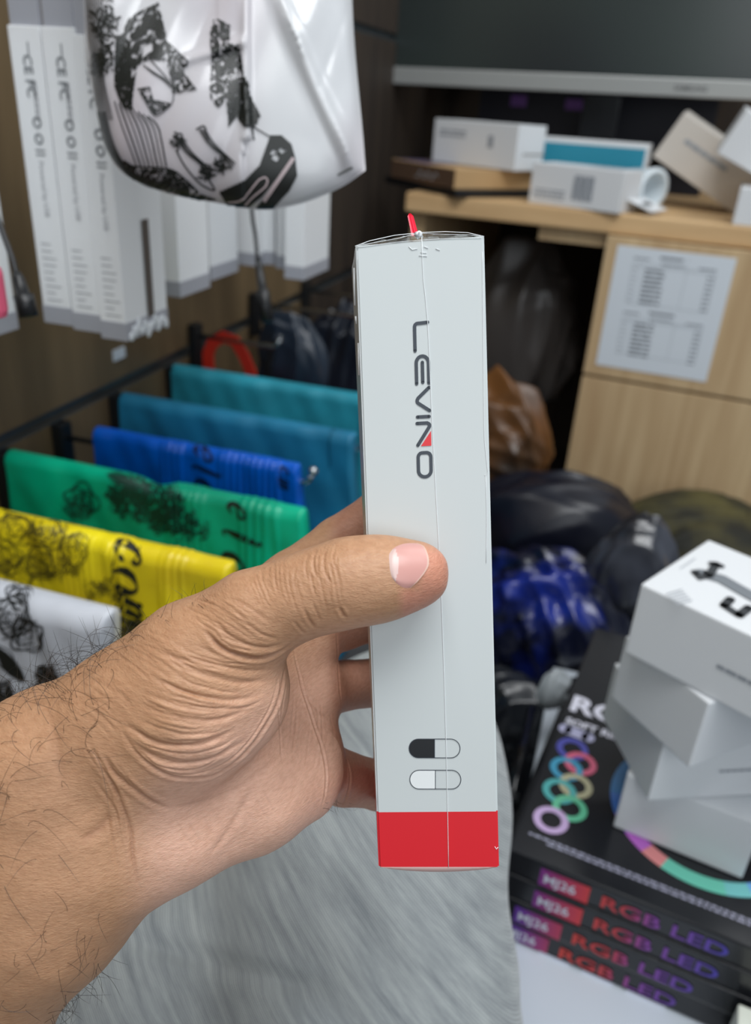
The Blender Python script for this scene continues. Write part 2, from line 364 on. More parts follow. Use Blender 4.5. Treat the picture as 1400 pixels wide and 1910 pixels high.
# monitor
mon = empty('monitor', (-.02, 1.78, ZT), 'large black monitor with a silver lower bezel standing on the desk', 'monitor')
yM = 1.75; zB = PL(705, 155, 1, yM)[2]; xL = PL(705, 155, 1, yM)[0]; hBz = .030; wM = .84
silver = mat('silver_bezel', lin(158, 160, 158), .38, metal=.35); scr = mat('screen_glass', lin(38, 43, 44), .22, spec=.6); noise_color(scr, lin(34, 39, 41), lin(52, 62, 58), (1, 1, 1), 2.2, 1)  # grey-green mottling paints soft reflections into the screen colour
mm_ = Matrix.Translation((xL, yM, zB)) @ Matrix.Rotation(radians(.6), 4, 'Y').inverted()
def mp_(name, boxes, m, bev=.002):
    bm = bmesh.new()
    for c, s in boxes: bx(bm, c, s, M=mm_, bev=bev)
    return bmobj(name, bm, m, mon, world=True)
mp_('housing', [((wM/2, .022, .26), (wM, .03, .52))], blackp)
mp_('lower_bezel', [((wM/2, .0, hBz/2), (wM, .02, hBz))], silver)
mp_('frame', [((.006, 0, .275), (.012, .018, .49)), ((wM-.006, 0, .275), (.012, .018, .49)), ((wM/2, 0, .515), (wM, .018, .012))], blackp)
mp_('screen', [((wM/2, .004, .27), (wM-.024, .01, .48))], scr, 0)
mp_('stand_neck', [((.44, .05, -.04), (.07, .03, .16))], gl)
bm = bmesh.new(); r = bmesh.ops.create_uvsphere(bm, u_segments=32, v_segments=12, radius=1); bmesh.ops.transform(bm, matrix=Matrix.Translation((xL+.44, yM+.065, ZT+.0150)) @ Matrix.Diagonal((.14, .06, .0142, 1)), verts=bm.verts)
bmobj('stand_base', bm, gl, mon, smooth=True, world=True)
text('brand_lettering', 'SAMSUNG', PL(1256, 168, 1, yM-.0106)+np.array([0, 0, 0]), (1, 0, .0), (0, 0, 1), .0125, mat('logo_grey', lin(92, 94, 94), .5), mon, bold=.0003)
# dark rounded things in front of the stand
for (px, py, sx, lb_) in ((1092, 232, .052, 'black rounded speaker below the monitor, left of its twin'), (1205, 240, .05, 'glossy black rounded speaker below the monitor, right of its twin')):
    P = PL(px, py, 1, 1.70)
    bm = bmesh.new(); r_ = .050 if px < 1100 else .044
    t = empty('desk_speaker', (P[0], P[1], ZT), lb_, 'speaker')
    bmesh.ops.create_uvsphere(bm, u_segments=32, v_segments=16, radius=1); bmesh.ops.transform(bm, matrix=Matrix.Translation((P[0], P[1], ZT+r_)) @ Matrix.Diagonal((sx*1.05, .034, r_, 1)), verts=bm.verts)
    bmobj('shell', bm, gl, t, smooth=True, world=True)
    bm = bmesh.new(); bx(bm, (P[0], P[1], ZT+.005), (.06, .05, .009), bev=.002); bmobj('foot', bm, blackp, t, world=True)
    bm = bmesh.new(); tube(bm, [Vector((P[0], P[1]-.046, ZT+r_+.002)), Vector((P[0], P[1]-.043, ZT+r_+.002))], [.024, .026], n=24); bmobj('grille', bm, blackp, t, world=True)
# ------------------------------------------------------------ low table with the ring light boxes
ZR = .44; TB = .0245
RO = PL(946, 1582, 2, ZR); rth = radians(-7.6); rx = np.array([cos(rth), sin(rth), 0]); ry = np.array([-sin(rth), cos(rth), 0])
lt = empty('low_table', (.2, .55, 0), 'low white laminate table under the stacked black ring light cartons', 'table')
lam = mat('white_laminate', lin(200, 208, 218), .3)
bm = bmesh.new(); bx(bm, (.255, .52, ZR-4*TB-.0125-.0006), (.51, .64, .025), bev=.004); bmobj('tabletop', bm, lam, lt, world=True)
for sx in (.025, .48):
    for sy in (.24, .80):
        bm = bmesh.new(); bx(bm, (sx, sy, (ZR-4*TB-.0265)/2), (.035, .035, ZR-4*TB-.0275), bev=.002); bmobj('leg', bm, lam, lt, world=True)
blk = mat('black_gloss_card', lin(26, 27, 31), .22, spec=.5)
inkl = mat('print_white', lin(214, 214, 228), .4)
def grad(name, stops, x0, x1, coordvec, o0):   # gradient printed along a direction
    m = mat(name, (1, 1, 1), .4); nt, N, L, b = nodes(m); g = N.new('ShaderNodeNewGeometry'); vm = N.new('ShaderNodeVectorMath'); vm.operation = 'SUBTRACT'; vm.inputs[1].default_value = tuple(o0)
    d = N.new('ShaderNodeVectorMath'); d.operation = 'DOT_PRODUCT'; d.inputs[1].default_value = tuple(coordvec); mr = N.new('ShaderNodeMapRange'); mr.inputs['From Min'].default_value = x0; mr.inputs['From Max'].default_value = x1
    cr = N.new('ShaderNodeValToRGB'); L.new(g.outputs['Position'], vm.inputs[0]); L.new(vm.outputs[0], d.inputs[0]); L.new(d.outputs['Value'], mr.inputs[0]); L.new(mr.outputs[0], cr.inputs[0]); L.new(cr.outputs[0], b.inputs['Base Color'])
    e = cr.color_ramp.elements
    while len(e) < len(stops): e.new(.5)
    for el, (p_, c_) in zip(e, stops): el.position = p_; el.color = c_
    return m
offs = [(0, 0), (-.002, .001), (-.006, .002), (-.014, .0)]
where = ['topmost of the stack, printed with coloured rings', 'second from the top of the stack', 'third from the top of the stack', 'bottom of the stack, on the white table']
LX, LY = .40, .34
for k in range(4):
    z1 = ZR-k*TB; z0 = z1-TB+.0004; o = RO+rx*offs[k][0]-ry*offs[k][1]; o[2] = z0
    t = empty('ring_light_box', tuple(o+rx*LX/2+ry*LY/2), 'black ring light carton, '+where[k], 'box', 'black ring light cartons')
    bm = bmesh.new(); c = o+rx*LX/2+ry*LY/2; bx(bm, (c[0], c[1], z0+(TB-.0008)/2), (LX, LY, TB-.0008), rz=rth, bev=.0018); HOST[t.name] = bmobj('carton', bm, blk, t, world=True)
    xs = [.030, .031, .023, .024][k]; so = o-ry*.0007+rx*xs+dz*.0028; hh = .0195
    gm = grad('badge_gradient', [(0, lin(96, 40, 150)), (.55, lin(170, 40, 90)), (1, lin(214, 50, 44))], .02, .068, rx, RO)
    flat('badge', [rect(-.002, -.002, .036, .016)], so, rx, dz, gm, t)
    text('model_lettering', 'MJ26', so-ry*.0004+rx*.001+dz*.0025, rx, dz, .0125, inkl, t, bold=.0002)
    gm2 = grad('led_gradient', [(0, lin(206, 52, 40)), (.30, lin(190, 50, 60)), (.5, lin(130, 56, 150)), (1, lin(70, 60, 170))], .06, .165, rx, RO)
    text('led_lettering', 'RGB LED', so+rx*.044+dz*.0016, rx*1.42, dz, .0165, gm2, t, bold=.0003)
    if k == 3:
        flat('white_marks', [rect(.03, -.004, .055, -.001), rect(.065, -.004, .09, -.0012), rect(.1, -.004, .13, -.001)], so, rx, dz, inkl, t)
    if k == 0: ring_top = t
def RL(px, py): P = PL(px, py, 2, ZR)-RO; return P@rx, P@ry
ring_top_o = RO+dz*.0004-dz*.0002
def topflat(name, polys, m, off=.0002): return flat(name, polys, RO+dz*(-.0004+off), rx, ry, m, ring_top)
A_ = RL(1059, 1322); B_ = RL(1147, 1345)
text('rgb_lettering', 'RGB', RO+rx*A_[0]+ry*A_[1]+dz*.0002, rx*1.1, ry, .033, inkl, ring_top, bold=.0012)
A_ = RL(1053, 1348); text('soft_ring_lettering', 'SOFT RING LAMP', RO+rx*A_[0]+ry*A_[1]+dz*.0002, rx, ry, .0125, inkl, ring_top, bold=.0004)
A_ = RL(1054, 1359); B_ = RL(1096, 1375); topflat('size_pill', [stroke2d([A_, B_], .0125)], mat('pill_lilac', lin(168, 168, 198), .4))
def annulus(cx, cy, r0, r1, n=56, a0=0, a1=2*pi):
    v = []; f = []
    for i in range(n+1):
        a = a0+(a1-a0)*i/n; v += [(cx+r0*cos(a), cy+r0*sin(a)), (cx+r1*cos(a), cy+r1*sin(a))]
    return v, [(2*i, 2*i+1, 2*i+3, 2*i+2) for i in range(n)]
RC = [((1067, 1397), (70, 72, 160)), ((1082, 1424), (204, 92, 122)), ((1056, 1434), (56, 144, 178)), ((1073, 1466), (176, 172, 140)), ((1043, 1476), (74, 164, 164)), ((1062, 1508), (96, 184, 146)), ((1027, 1530), (190, 164, 206))]
for i, (q, c_) in enumerate(RC):
    a = RL(*q); topflat('printed_ring', [annulus(a[0], a[1], .0085, .0142)], mat('ring_ink_%s' % ['indigo', 'rose', 'azure', 'khaki', 'teal', 'mint', 'lilac'][i], lin(*c_), .4), .0003+.0001*i)
# big printed ring: circle through three points read on its outer rim
p = [np.array(RL(*q)) for q in ((1140, 1460), (1200, 1592), (1330, 1664))]
A2 = 2*np.array([p[1]-p[0], p[2]-p[0]]); cc_ = np.linalg.solve(A2, [p[1]@p[1]-p[0]@p[0], p[2]@p[2]-p[0]@p[0]]); R1 = np.linalg.norm(p[0]-cc_)
seg = [(150, 190, (60, 130, 190)), (190, 207, (70, 120, 200)), (207, 222, (140, 92, 200)), (222, 236, (186, 104, 200)), (236, 249, (224, 140, 140)), (249, 285, (110, 204, 180)), (285, 300, (120, 200, 200)), (300, 340, (110, 170, 230)), (340, 400, (140, 130, 220)), (400, 510, (90, 110, 210))]
for i, (a0, a1, c_) in enumerate(seg):
    topflat('large_printed_ring', [annulus(cc_[0], cc_[1], R1-.0125, R1, 24, radians(a0), radians(a1))], mat('big_ring_ink_%s' % 'abcdefghij'[i], lin(*c_), .4), .0003)
txl = mat('print_lilac_grey', lin(158, 158, 178), .4)
a = np.array(RL(985, 1557)); b2 = np.array(RL(1400, 1722)); dd = nz_(b2-a); nn = np.array([-dd[1], dd[0]])
topflat('small_print', [([a+dd*q[0]+nn*(q[1]) for q in v_], f_) for v_, f_ in dashes(0, .2, .0012, .0020, 1, .3, .004)], txl)
a = np.array(RL(1018, 1577)); topflat('small_print', [([a+dd*q[0]+nn*(q[1]) for q in v_], f_) for v_, f_ in dashes(0, .15, .0012, .0020, 2, .3, .004)], txl)

# white cartons stacked askew on top
HBX2 = .0572
cart = []
def stackbox(lbl, corner_px, zlev, right_px, a_, b_, ang=None):
    z0 = ZR+zlev*HBX2+.0004*(zlev+1); c = PL(*corner_px, 2, z0); r_ = PL(*right_px, 2, z0); th = math.atan2(*(r_-c)[[1, 0]]) if ang is None else radians(ang)
    t = carton_thing('white_carton', lbl, c, th, a_, b_, z0, HBX2-.0004, wc, 'white cartons stacked on the ring light cartons')
    return t, c, th, z0
t, c, th, z0 = stackbox('white carton at the bottom of the askew stack, on the ring light carton', (1383, 1640), 0, (1500, 1540), .11, .098, 80)
t.name = 'white_carton'; o_, e1, e2 = frontframe(c, th, z0)
flat('small_print', sum([dashes(.055, .10, .03+.008*k, .0025, k, .15, .006) for k in range(5)], []), o_+dz*(HBX2+.0002), e1, e2, txg, t)
t, c, th, z0 = stackbox('white carton second from the bottom of the askew stack', (1207, 1494), 1, (1400, 1483), .125, .092)
o_, e1, e2 = frontframe(c, th, z0); flat('small_print', dashes(.05, .11, HBX2*.45, .002, 3, .15), o_-e2*.0006, e1, dz, txg, t)
t, c, th, z0 = stackbox('white carton third from the bottom of the askew stack', (1284, 1433), 2, (1400, 1388), .11, .080)
t, c, th, z0 = stackbox('white carton topmost of the askew stack, with a grey gadget drawing on its lid', (1164, 1216), 3, (1400, 1342), .155, .10)
o_, e1, e2 = frontframe(c, th, z0); ot = o_+dz*(HBX2+.0001)
flat('small_print', dashes(.062, .115, HBX2*.42, .0028, 3, .12), o_-e2*.0006, e1, dz, txg, t)
dkg = mat('drawing_dark', lin(52, 56, 60), .5); mg = mat('drawing_grey', lin(120, 126, 132), .5)
Zt = z0+HBX2+.0001
def TP(px, py): P = PL(px, py, 2, Zt)-ot; return (P@e1, P@e2)
flat('gadget_drawing', [stroke2d([TP(1310, 1070), TP(1345, 1080), TP(1380, 1100), TP(1425, 1125)], .012)], ot+dz*.0003, e1, e2, mg, t)
flat('gadget_drawing', [stroke2d([TP(1296, 1068), TP(1305, 1077), TP(1322, 1074)], .006), stroke2d([TP(1322, 1074), TP(1335, 1052)], .006), stroke2d([TP(1328, 1052), TP(1343, 1056)], .006),
                       stroke2d([TP(1350, 1130), TP(1378, 1148)], .006), stroke2d([TP(1350, 1130), TP(1362, 1118)], .006), stroke2d([TP(1378, 1148), TP(1396, 1134)], .006)], ot+dz*.0005, e1, e2, dkg, t)
pts4 = [TP(1244, 1118), TP(1288, 1092)]
flat('small_print', [([TP(1242+q[0]+y_*.9, 1108-q[0]*.30+q[1]+y_) for q in v_], f_) for y_ in range(0, 24, 5) for v_, f_ in dashes(0, 30, 0, 1.6, y_, .15, 5)], ot+dz*.0003, e1, e2, txg, t)
flat('small_print', [([TP(1268+q[0], 1060-q[0]*.68+q[1]) for q in v_], f_) for v_, f_ in dashes(0, 28, 0, 1.6, 3, .15, 5)], ot+dz*.0003, e1, e2, txg, t)
# pale carton at the lower right corner
pcn = PL(1345, 1905, 2, ZR-4*TB); pcn = PL(1340, 1900, 2, ZR-4*TB+.02)
t = carton_thing('pale_carton', 'pale carton with a yellow patch in front of the ring light stack', (pcn[0], pcn[1]-.06), radians(-6), .12, .055, ZR-4*TB, .05, mat('pale_card', lin(222, 226, 214), .5))
flat('yellow_patch', [rect(.02, .01, .06, .04)], np.array([pcn[0], pcn[1]-.06, ZR-4*TB+.0506]), (1, 0, 0), (0, 1, 0), mat('pale_yellow', lin(226, 220, 150), .5), t)
# black tripod pole lying against the stack
tp = empty('folded_tripod', (-.03, .52, ZR-4*TB), 'black folded tripod lying left of the ring light cartons', 'tripod')
bm = bmesh.new(); a = PL(938, 1590, 2, ZR-.05)+np.array([-.004, 0, 0]); b2 = PL(1010, 1330, 2, ZR-.05)+np.array([-.01, 0, 0])
tube(bm, [a, (a+b2)/2, b2], .006, n=10); bmobj('tube', bm, gl, tp, smooth=True, world=True)
bm = bmesh.new(); tube(bm, [(a*.72+b2*.28), (a*.66+b2*.34)], .0085, n=12); bmobj('clamp', bm, blackp, tp, world=True)
bm = bmesh.new(); tube(bm, [a-np.array([0, .012, 0]), a+np.array([0, .002, 0])], .0075, n=10); bmobj('foot', bm, mat('brass_foot', lin(140, 112, 80), .4), tp, world=True)

# ------------------------------------------------------------ crumpled bags under and beside the desk
def crumple(name, label, c, r, m, seed, cat='bag', amp=.22, det=4):
    """slack polythene: a soft lump pulled into long sharp folds that run from gathered points"""
    bm = bmesh.new(); bmesh.ops.create_icosphere(bm, subdivisions=6, radius=1.0); r_ = np.random.default_rng(seed)
    P = np.array([v.co[:] for v in bm.verts]); D_ = np.zeros(len(P))
    for o in range(3):
        d = r_.normal(size=3); d /= np.linalg.norm(d); D_ += .10*np.sin(P@d*2.2+r_.uniform(0, 6))
    for o in range(7):                  # fold families, long in one direction and tight in the other
        d = r_.normal(size=3); d[2] *= .35; d /= np.linalg.norm(d); e = r_.normal(size=3); k = r_.uniform(4, 11)
        g_ = np.exp(-((P-nz_(r_.normal(size=3)))**2).sum(1)/r_.uniform(.5, 1.4))
        D_ += amp*.55/(k/4)*g_*(1-2*np.abs(np.sin(P@d*k+1.1*np.sin(P@e*1.3+r_.uniform(0, 6)))))
    P = P*(1+D_)[:, None]; P[:, 2] = np.maximum(P[:, 2], -.82)
    for v, q in zip(bm.verts, P): v.co = Vector((c[0]+q[0]*r[0], c[1]+q[1]*r[1], c[2]+q[2]*r[2]))
    return tag(bmobj(name, bm, m, smooth=True), label, cat)
pb = mat('blue_polythene', lin(26, 42, 130), .25, spec=.6); noise_color(pb, lin(16, 20, 40), lin(28, 46, 136), (1, 1, 1), 12, 3, .48, .64)
pk = mat('black_polythene', lin(26, 29, 34), .25, spec=.6); pgc = mat('smoky_polythene', lin(66, 70, 78), .22, spec=.7); noise_color(pgc, lin(34, 36, 42), lin(96, 100, 112), (1, 1, 1), 8, 3)
brn = mat('brown_polythene', lin(110, 72, 38), .35); noise_color(brn, lin(52, 42, 34), lin(116, 76, 40), (1, 1, 1), 8, 2)
olv = mat('olive_cloth', lin(66, 60, 34), .8); noise_color(olv, lin(30, 30, 22), lin(84, 78, 40), (1, 1, 1), 12, 3)
def lump(name, label, px, py, dep, rpx, m, seed, squash=1.0, down=True, cat='bag', amp=.22):
    c = W(px, py, dep); r = rpx*dep/F_PX; rz_ = r*squash
    if down: zc_ = c[2]; rz_ = zc_/.82 if False else rz_
    return crumple(name, label, c, (r, r*.8, rz_), m, seed, cat, amp)
# a tall bin of stock carries the pile
bm = bmesh.new(); bcen = W(1010, 1200, 1.15)
bx(bm, (.02, 1.07, .13), (.40, .30, .26), bev=.01)
tag(bmobj('stock_crate', bm, mat('crate_dark', lin(34, 37, 44), .5)), 'dark crate on the floor full of polythene bags, behind the ring light cartons', 'crate')
lump('polythene_bag', 'crumpled glossy blue polythene bag behind the ring light cartons', 1030, 1135, 1.06, 150, pb, 3, .9)
lump('polythene_bag', 'crumpled near black polythene bag beside the slim white box, below the blue bag', 930, 1325, .98, 95, pk, 5, .8)
lump('polythene_bag', 'smoky clear polythene bag left of the askew carton stack', 1170, 1060, 1.0, 80, pgc, 9, 1.5)
lump('polythene_bag', 'dark navy polythene bag under the drawer unit, above the blue bag', 1020, 985, 1.28, 150, mat('navy_polythene', lin(18, 20, 32), .3, spec=.5), 12, .7)
lump('polythene_bag', 'amber brown polythene bag beside the slim white box, left of the drawers', 930, 830, 1.42, 110, brn, 15, 1.15)
lump('polythene_bag', 'grey translucent polythene bag hanging in the dark knee space of the desk', 985, 640, 1.72, 110, mat('grey_polythene', lin(70, 66, 64), .35), 18, 1.6)
lump('olive_cloth', 'dark olive cloth heap below the drawer unit', 1310, 1010, 1.35, 170, olv, 21, .6, cat='cloth')
lump('polythene_bag', 'small pale crumpled bag end poking out behind the ring light cartons', 1030, 1290, .83, 30, mat('pale_polythene', lin(150, 156, 160), .35), 25, 1.5)
bm = bmesh.new(); P = PL(905, 1440, 2, .25); bx(bm, (-.105, .60, .16), (.10, .12, .32), rz=.15, bev=.004)
tag(bmobj('grey_carton', bm, mat('lilac_card', lin(112, 114, 128), .4)), 'grey lilac carton standing between the slim box and the ring light stack', 'box')
bm = bmesh.new(); P = W(660, 1222, 0.95); bx(bm, (P[0]-.05, P[1]-.12, P[2]/2), (.16, .16, P[2]), rz=.1, bev=.004)
tag(bmobj('tall_white_carton', bm, wc), 'tall white carton behind the fingers, seen between two of them', 'box')
# ------------------------------------------------------------ stock on the slatwall
hook_m = mat('chrome', lin(190, 195, 198), .2, metal=1)
def hook(y, z, xe, label, ks=1.0):
    t = empty('display_hook', (-.515, y, z), label, 'hook'); bm = bmesh.new(); bx(bm, (-.513, y, z-.028), (.012, .018, .062), bev=.002); bmobj('back_plate', bm, blackp, t, world=True)
    bm = bmesh.new(); tube(bm, [Vector((-.51, y, z-.012)), Vector((xe-.006, y, z-.012)), Vector((xe, y, z-.009)), Vector((xe+.004, y, z-.001))], .0028, n=8); bmobj('rod', bm, hook_m, t, smooth=True, world=True)
    bm = bmesh.new(); bmesh.ops.create_icosphere(bm, subdivisions=2, radius=.0048*ks); bmesh.ops.translate(bm, vec=(xe+.004, y, z+.001), verts=bm.verts); bmobj('tip', bm, hook_m, t, smooth=True, world=True)
    return t
def drape(name, label, y, z, xa, xb, hang, m, r=.009, ribs=(), seed=0, open_end=True, dip=0.0, group='folded carrier bags on hooks', yend=0.0):
    """folded bag hung over a rod: front leg, rounded top, back leg; thick, closed section"""
    r_ = np.random.default_rng(seed); prof = []
    for i in range(34): prof.append((-r, -hang+hang*i/33*1.0))
    prof = [(-r-.012*(1-i/33)**2, -hang+(hang-r)*i/33) for i in range(34)]
    prof += [(-r*cos(a), -r+r*sin(a)*1.0+0.0) for a in np.linspace(0.12, pi-.12, 12)]
    prof += [(r+.012*(i/25)**2, -r-(hang-r)*.95*i/25) for i in range(26)]
    inner = [(y_*.35 if abs(y_) <= r+1e-6 else math.copysign(abs(y_)-.004, y_)*.9, z_-.004 if z_ > -hang*.9 else z_) for y_, z_ in prof]
    sec = prof+inner[::-1]; n = len(sec); NX_ = 150; V_ = []
    for i in range(NX_+1):
        u = i/NX_; x = xa+(xb-xa)*u; rb = 0
        for (x0, x1, per, amp) in ribs:
            w_ = np.clip(min(u-x0, x1-u)*40, 0, 1); rb += amp*w_*abs(sin(pi*(u-x0)/per))
        end = 1-.9*max(0, (u-.985)/.015)**2
        for j, (yy, zz) in enumerate(sec):
            front = 1 if yy < 0 and j < len(prof) else 0
            wv = .0022*sin(u*9+zz*14+seed)+.0015*sin(u*23+seed*2+zz*40)+.0008*sin(u*51+zz*90)
            top = 1 if j < len(prof) and zz > -.02 else 0
            V_.append((x+.004*sin(zz*30+seed)*(u > .9), y+yend*u+yy*(end if abs(yy) > .001 else 1)-(rb*1.7+wv*.6)*front, z+zz+rb*.6*top-dip*math.exp(-((u-.52)/.05)**2)*max(0, 1+zz/.06)))
    F_ = [(i*n+j, i*n+(j+1) % n, (i+1)*n+(j+1) % n, (i+1)*n+j) for i in range(NX_) for j in range(n)]
    F_ += [tuple(range(n))[::-1], tuple(NX_*n+j for j in range(n))]
    t = empty(name, (xa, y, z-hang), label, 'bag', group)
    o = link('folded_film', V_, F_, m, t, smooth=True, world=True); HOST[t.name] = o
    return t, o, V_, F_
def plast(name, c, rough=.32, var=.12):
    m = mat(name, lin(*c), rough, spec=.45); noise_color(m, lin(*[int(v*(1-var)) for v in c]), lin(*[min(255, int(v*(1+var*.5))) for v in c]), (3, 3, 3), 6, 3); nt, N, L, b = nodes(m)
    b.inputs['Subsurface Weight'].default_value = .15; b.inputs['Subsurface Scale'].default_value = .01; b.inputs['Subsurface Radius'].default_value = (1, 1, 1)
    return m
def decal(name, tr, items, m, parent, off=.0006, label=None):
    """print laid onto a surface: 2D shapes in photo pixels cast onto the mesh"""
    VV, FF = [], []
    for v_, f_ in items:
        pos = []; ok = True
        for q in v_:
            d = Vector(ray(q[0], q[1])).normalized(); h = tr.ray_cast(Vector(CC), d, 3)
            if h[0] is None: ok = False; break
            nn_ = h[1] if h[1].dot(d) < 0 else -h[1]; pos.append(np.array(h[0])+np.array(nn_)*off)
        if not ok: continue
        P_ = np.array(pos)
        if (P_.max(0)-P_.min(0)).max() > .09: continue
        s = len(VV); VV += pos; FF += [tuple(i+s for i in f) for f in f_]
    if not VV: return None
    o = host(link(name, VV, FF, m), parent)
    if label: o['label'] = label
    return o
def treeof(V_, F_): return BVHTree.FromPolygons([tuple(map(float, v)) for v in V_], [tuple(f) for f in F_])
def sub(pts, st=6):
    out = []
    for a, b_ in zip(pts, pts[1:]):
        a, b_ = np.array(a, float), np.array(b_, float); n = max(1, int(np.linalg.norm(b_-a)/st)); out += [a+(b_-a)*i/n for i in range(n)]
    return out+[np.array(pts[-1], float)]
def sk(pts, w, smooth=True):            # short pieces so that they follow the surface
    p_ = spline(pts, 5) if smooth and len(pts) > 2 else sub(pts); out = []
    for i in range(0, len(p_)-1, 4):
        q = p_[i:i+5]
        if len(q) > 1: out.append(stroke2d(q, w, cap=False))
    return out
def vsk(pts, ws):                       # stroke of varying width
    p_ = spline(pts, 3); n = len(p_); w = np.interp(np.linspace(0, 1, n), np.linspace(0, 1, len(ws)), ws); out = []
    for i in range(0, n-1, 4):
        j = min(i+5, n)
        if j-i > 1: out.append(stroke2d(p_[i:j], list(w[i:j]), cap=False))
    return out
def rose(cx, cy, r, seed, w=1.2, sx=1.0, n=7):
    g = random.Random(seed); it = []
    for k in range(n):
        rr_ = r*(.18+.82*k/(n-1)); a0 = g.uniform(0, 360); lobes = g.choice([3, 4, 5]); ph = g.uniform(0, 6)
        for rep in range(2):
            pts = []
            for a in np.linspace(a0, a0+g.uniform(200, 330), 22):
                q = rr_*(1+.16*sin(lobes*radians(a)+ph)+g.uniform(-.03, .03)+.05*rep); pts.append((cx+sx*q*cos(radians(a)), cy+q*sin(radians(a))))
            it += sk(pts, w*g.uniform(.7, 1.6))
    return it
def leaf(cx, cy, L_, ang, seed, w=1.0, fill=False):
    a = radians(ang); d = np.array([cos(a), sin(a)]); nn_ = np.array([-d[1], d[0]]); c = np.array([cx, cy]); it = []; g = random.Random(seed)
    for s in (-1, 1): it += sk([c, c+d*L_*.35+nn_*s*L_*.2, c+d*L_*.7+nn_*s*L_*.16, c+d*L_], w*1.3)
    it += sk([c, c+d*L_*.95], w)
    for k in range(14 if fill else 6):
        t_ = .08+.85*k/(14 if fill else 6)
        for s in (-1, 1): it += sk([c+d*L_*t_, c+d*L_*min(1, t_+.12)+nn_*s*L_*.17*sin(pi*t_)], w*(2.6 if fill else 1), False)
    return it
def scrib(cx, cy, rx_, ry_, n, seed, w=2.0, L_=10):
    g = random.Random(seed); it = []
    for _ in range(n):
        a = g.uniform(0, 2*pi); q = math.sqrt(g.random()); x, y = cx+rx_*q*cos(a), cy+ry_*q*sin(a); b_ = g.uniform(0, 2*pi); k = g.uniform(-1, 1)
        it += sk([(x, y), (x+L_*.5*cos(b_), y+L_*.5*sin(b_)), (x+L_*cos(b_+k), y+L_*sin(b_+k))], w*g.uniform(.5, 1.4))
    return it
def letter(ch, cx, cy, s, th=0.0, shear=.18):
    """italic serif letter turned a quarter clockwise: reading direction runs down the bag"""
    def T(p_): x, y = p_; x = x+y*shear; X, Y = x*s, y*s; return (cx+Y*cos(th)+X*0.05, cy+X+Y*.22)
    L_ = {
     'c': [([(.62, .30), (.70, .16), (.60, .12), (.55, .22)], [.10, .10, .08, .05]), ([(.66, .18), (.45, .0), (.15, .10), (.05, .40), (.20, .78), (.48, .88), (.68, .72)], [.03, .10, .18, .22, .16, .08, .10]), ([(.68, .72), (.62, .62), (.70, .60)], [.12, .12, .05])],
     'o': [([(.40, .90), (.12, .72), (.06, .38), (.24, .06), (.46, .03)], [.05, .16, .22, .14, .05]), ([(.46, .03), (.74, .22), (.78, .58), (.62, .84), (.40, .90)], [.05, .16, .22, .14, .05])],
     'e': [([(.10, .45), (.45, .50), (.68, .60), (.60, .84), (.38, .88), (.12, .68), (.06, .32), (.28, .04), (.62, .20)], [.05, .08, .12, .12, .08, .18, .2, .12, .04])],
     'l': [([(.10, 1.5), (.25, 1.5), (.22, .8), (.18, .15), (.30, .02), (.42, .10)], [.05, .14, .18, .18, .1, .04])],
     'm': [([(.02, .8), (.14, .85), (.10, .0)], [.06, .17, .19]), ([(.12, .55), (.34, .86), (.48, .74), (.44, .0)], [.04, .08, .17, .19]), ([(.46, .55), (.68, .86), (.82, .74), (.78, .12), (.92, .05)], [.04, .08, .17, .18, .05])],
     'w': [([(.0, 1.1), (.2, 1.15), (.25, .0), (.5, .8), (.6, .0), (.95, 1.1)], [.06, .16, .18, .06, .18, .05])]}[ch]
    it = []
    for pts, ws in L_: it += vsk([T(p_) for p_ in pts], [w_*s*1.35 for w_ in ws])
    return it
inkbag = mat('bag_print', lin(22, 26, 24), .4)
zR = .65
# white bag (nearest)
yw = .366
t, o, Vb, Fb = drape('carrier_bag', 'folded white carrier bag with black roses hung nearest, by the forearm', yw, zR-.002, -.50, PL(205, 1130, 2, zR)[0], .22, plast('white_film', (208, 212, 220), .35, .05), r=.013, seed=1)
hook(yw, zR-.012, PL(205, 1130, 2, zR)[0]-.014, 'display hook on the wall rail under the folded white bag', ks=.5)
tr = treeof(Vb, Fb)
it = rose(20, 1150, 38, 1, 1.6)+rose(52, 1185, 30, 2, 1.6)+rose(38, 1110, 24, 3, 1.3)+leaf(-10, 1200, 75, 55, 4, 1.5, True)+leaf(5, 1225, 60, 48, 5, 1.3, True)+scrib(88, 1262, 18, 20, 120, 6, 3.2, 8)+scrib(5, 1300, 22, 30, 130, 7, 3, 9)+scrib(45, 1300, 8, 10, 30, 8, 2.5, 6)
decal('printed_roses', tr, it, inkbag, t)
# yellow
yy_ = .448
xe = PL(415, 1060, 2, zR)[0]
t, o, Vb, Fb = drape('carrier_bag', 'folded yellow carrier bag with black lettering and roses, second nearest', yy_, zR, -.50, xe, .26, plast('yellow_film', (250, 222, 30), .3, .1), r=.011, ribs=[(.40, .62, .020, .0011), (.62, .71, .020, .0022), (.80, .905, .022, .0022)], seed=2)
hook(yy_, zR-.006, xe-.02, 'display hook on the wall rail under the folded yellow bag', ks=.5)
bm = bmesh.new(); tube(bm, [Vector((xe-.01, yy_, zR-.018)), Vector((xe+.003, yy_, zR-.017)), Vector((xe+.007, yy_-.001, zR-.019))], [.0085, .007, .003], n=14); bmobj('rolled_end', bm, MATS['yellow_film'], t, smooth=True, world=True)
tr = treeof(Vb, Fb)
it = letter('c', 215, 1003, 52)+letter('o', 208, 1052, 52)+letter('m', 214, 1105, 56)+letter('e', 220, 1165, 52)+sk([(262, 1000), (262, 1020), (250, 1046)], 2)+sk([(218, 1003), (212, 1040), (206, 1085)], 1.5)
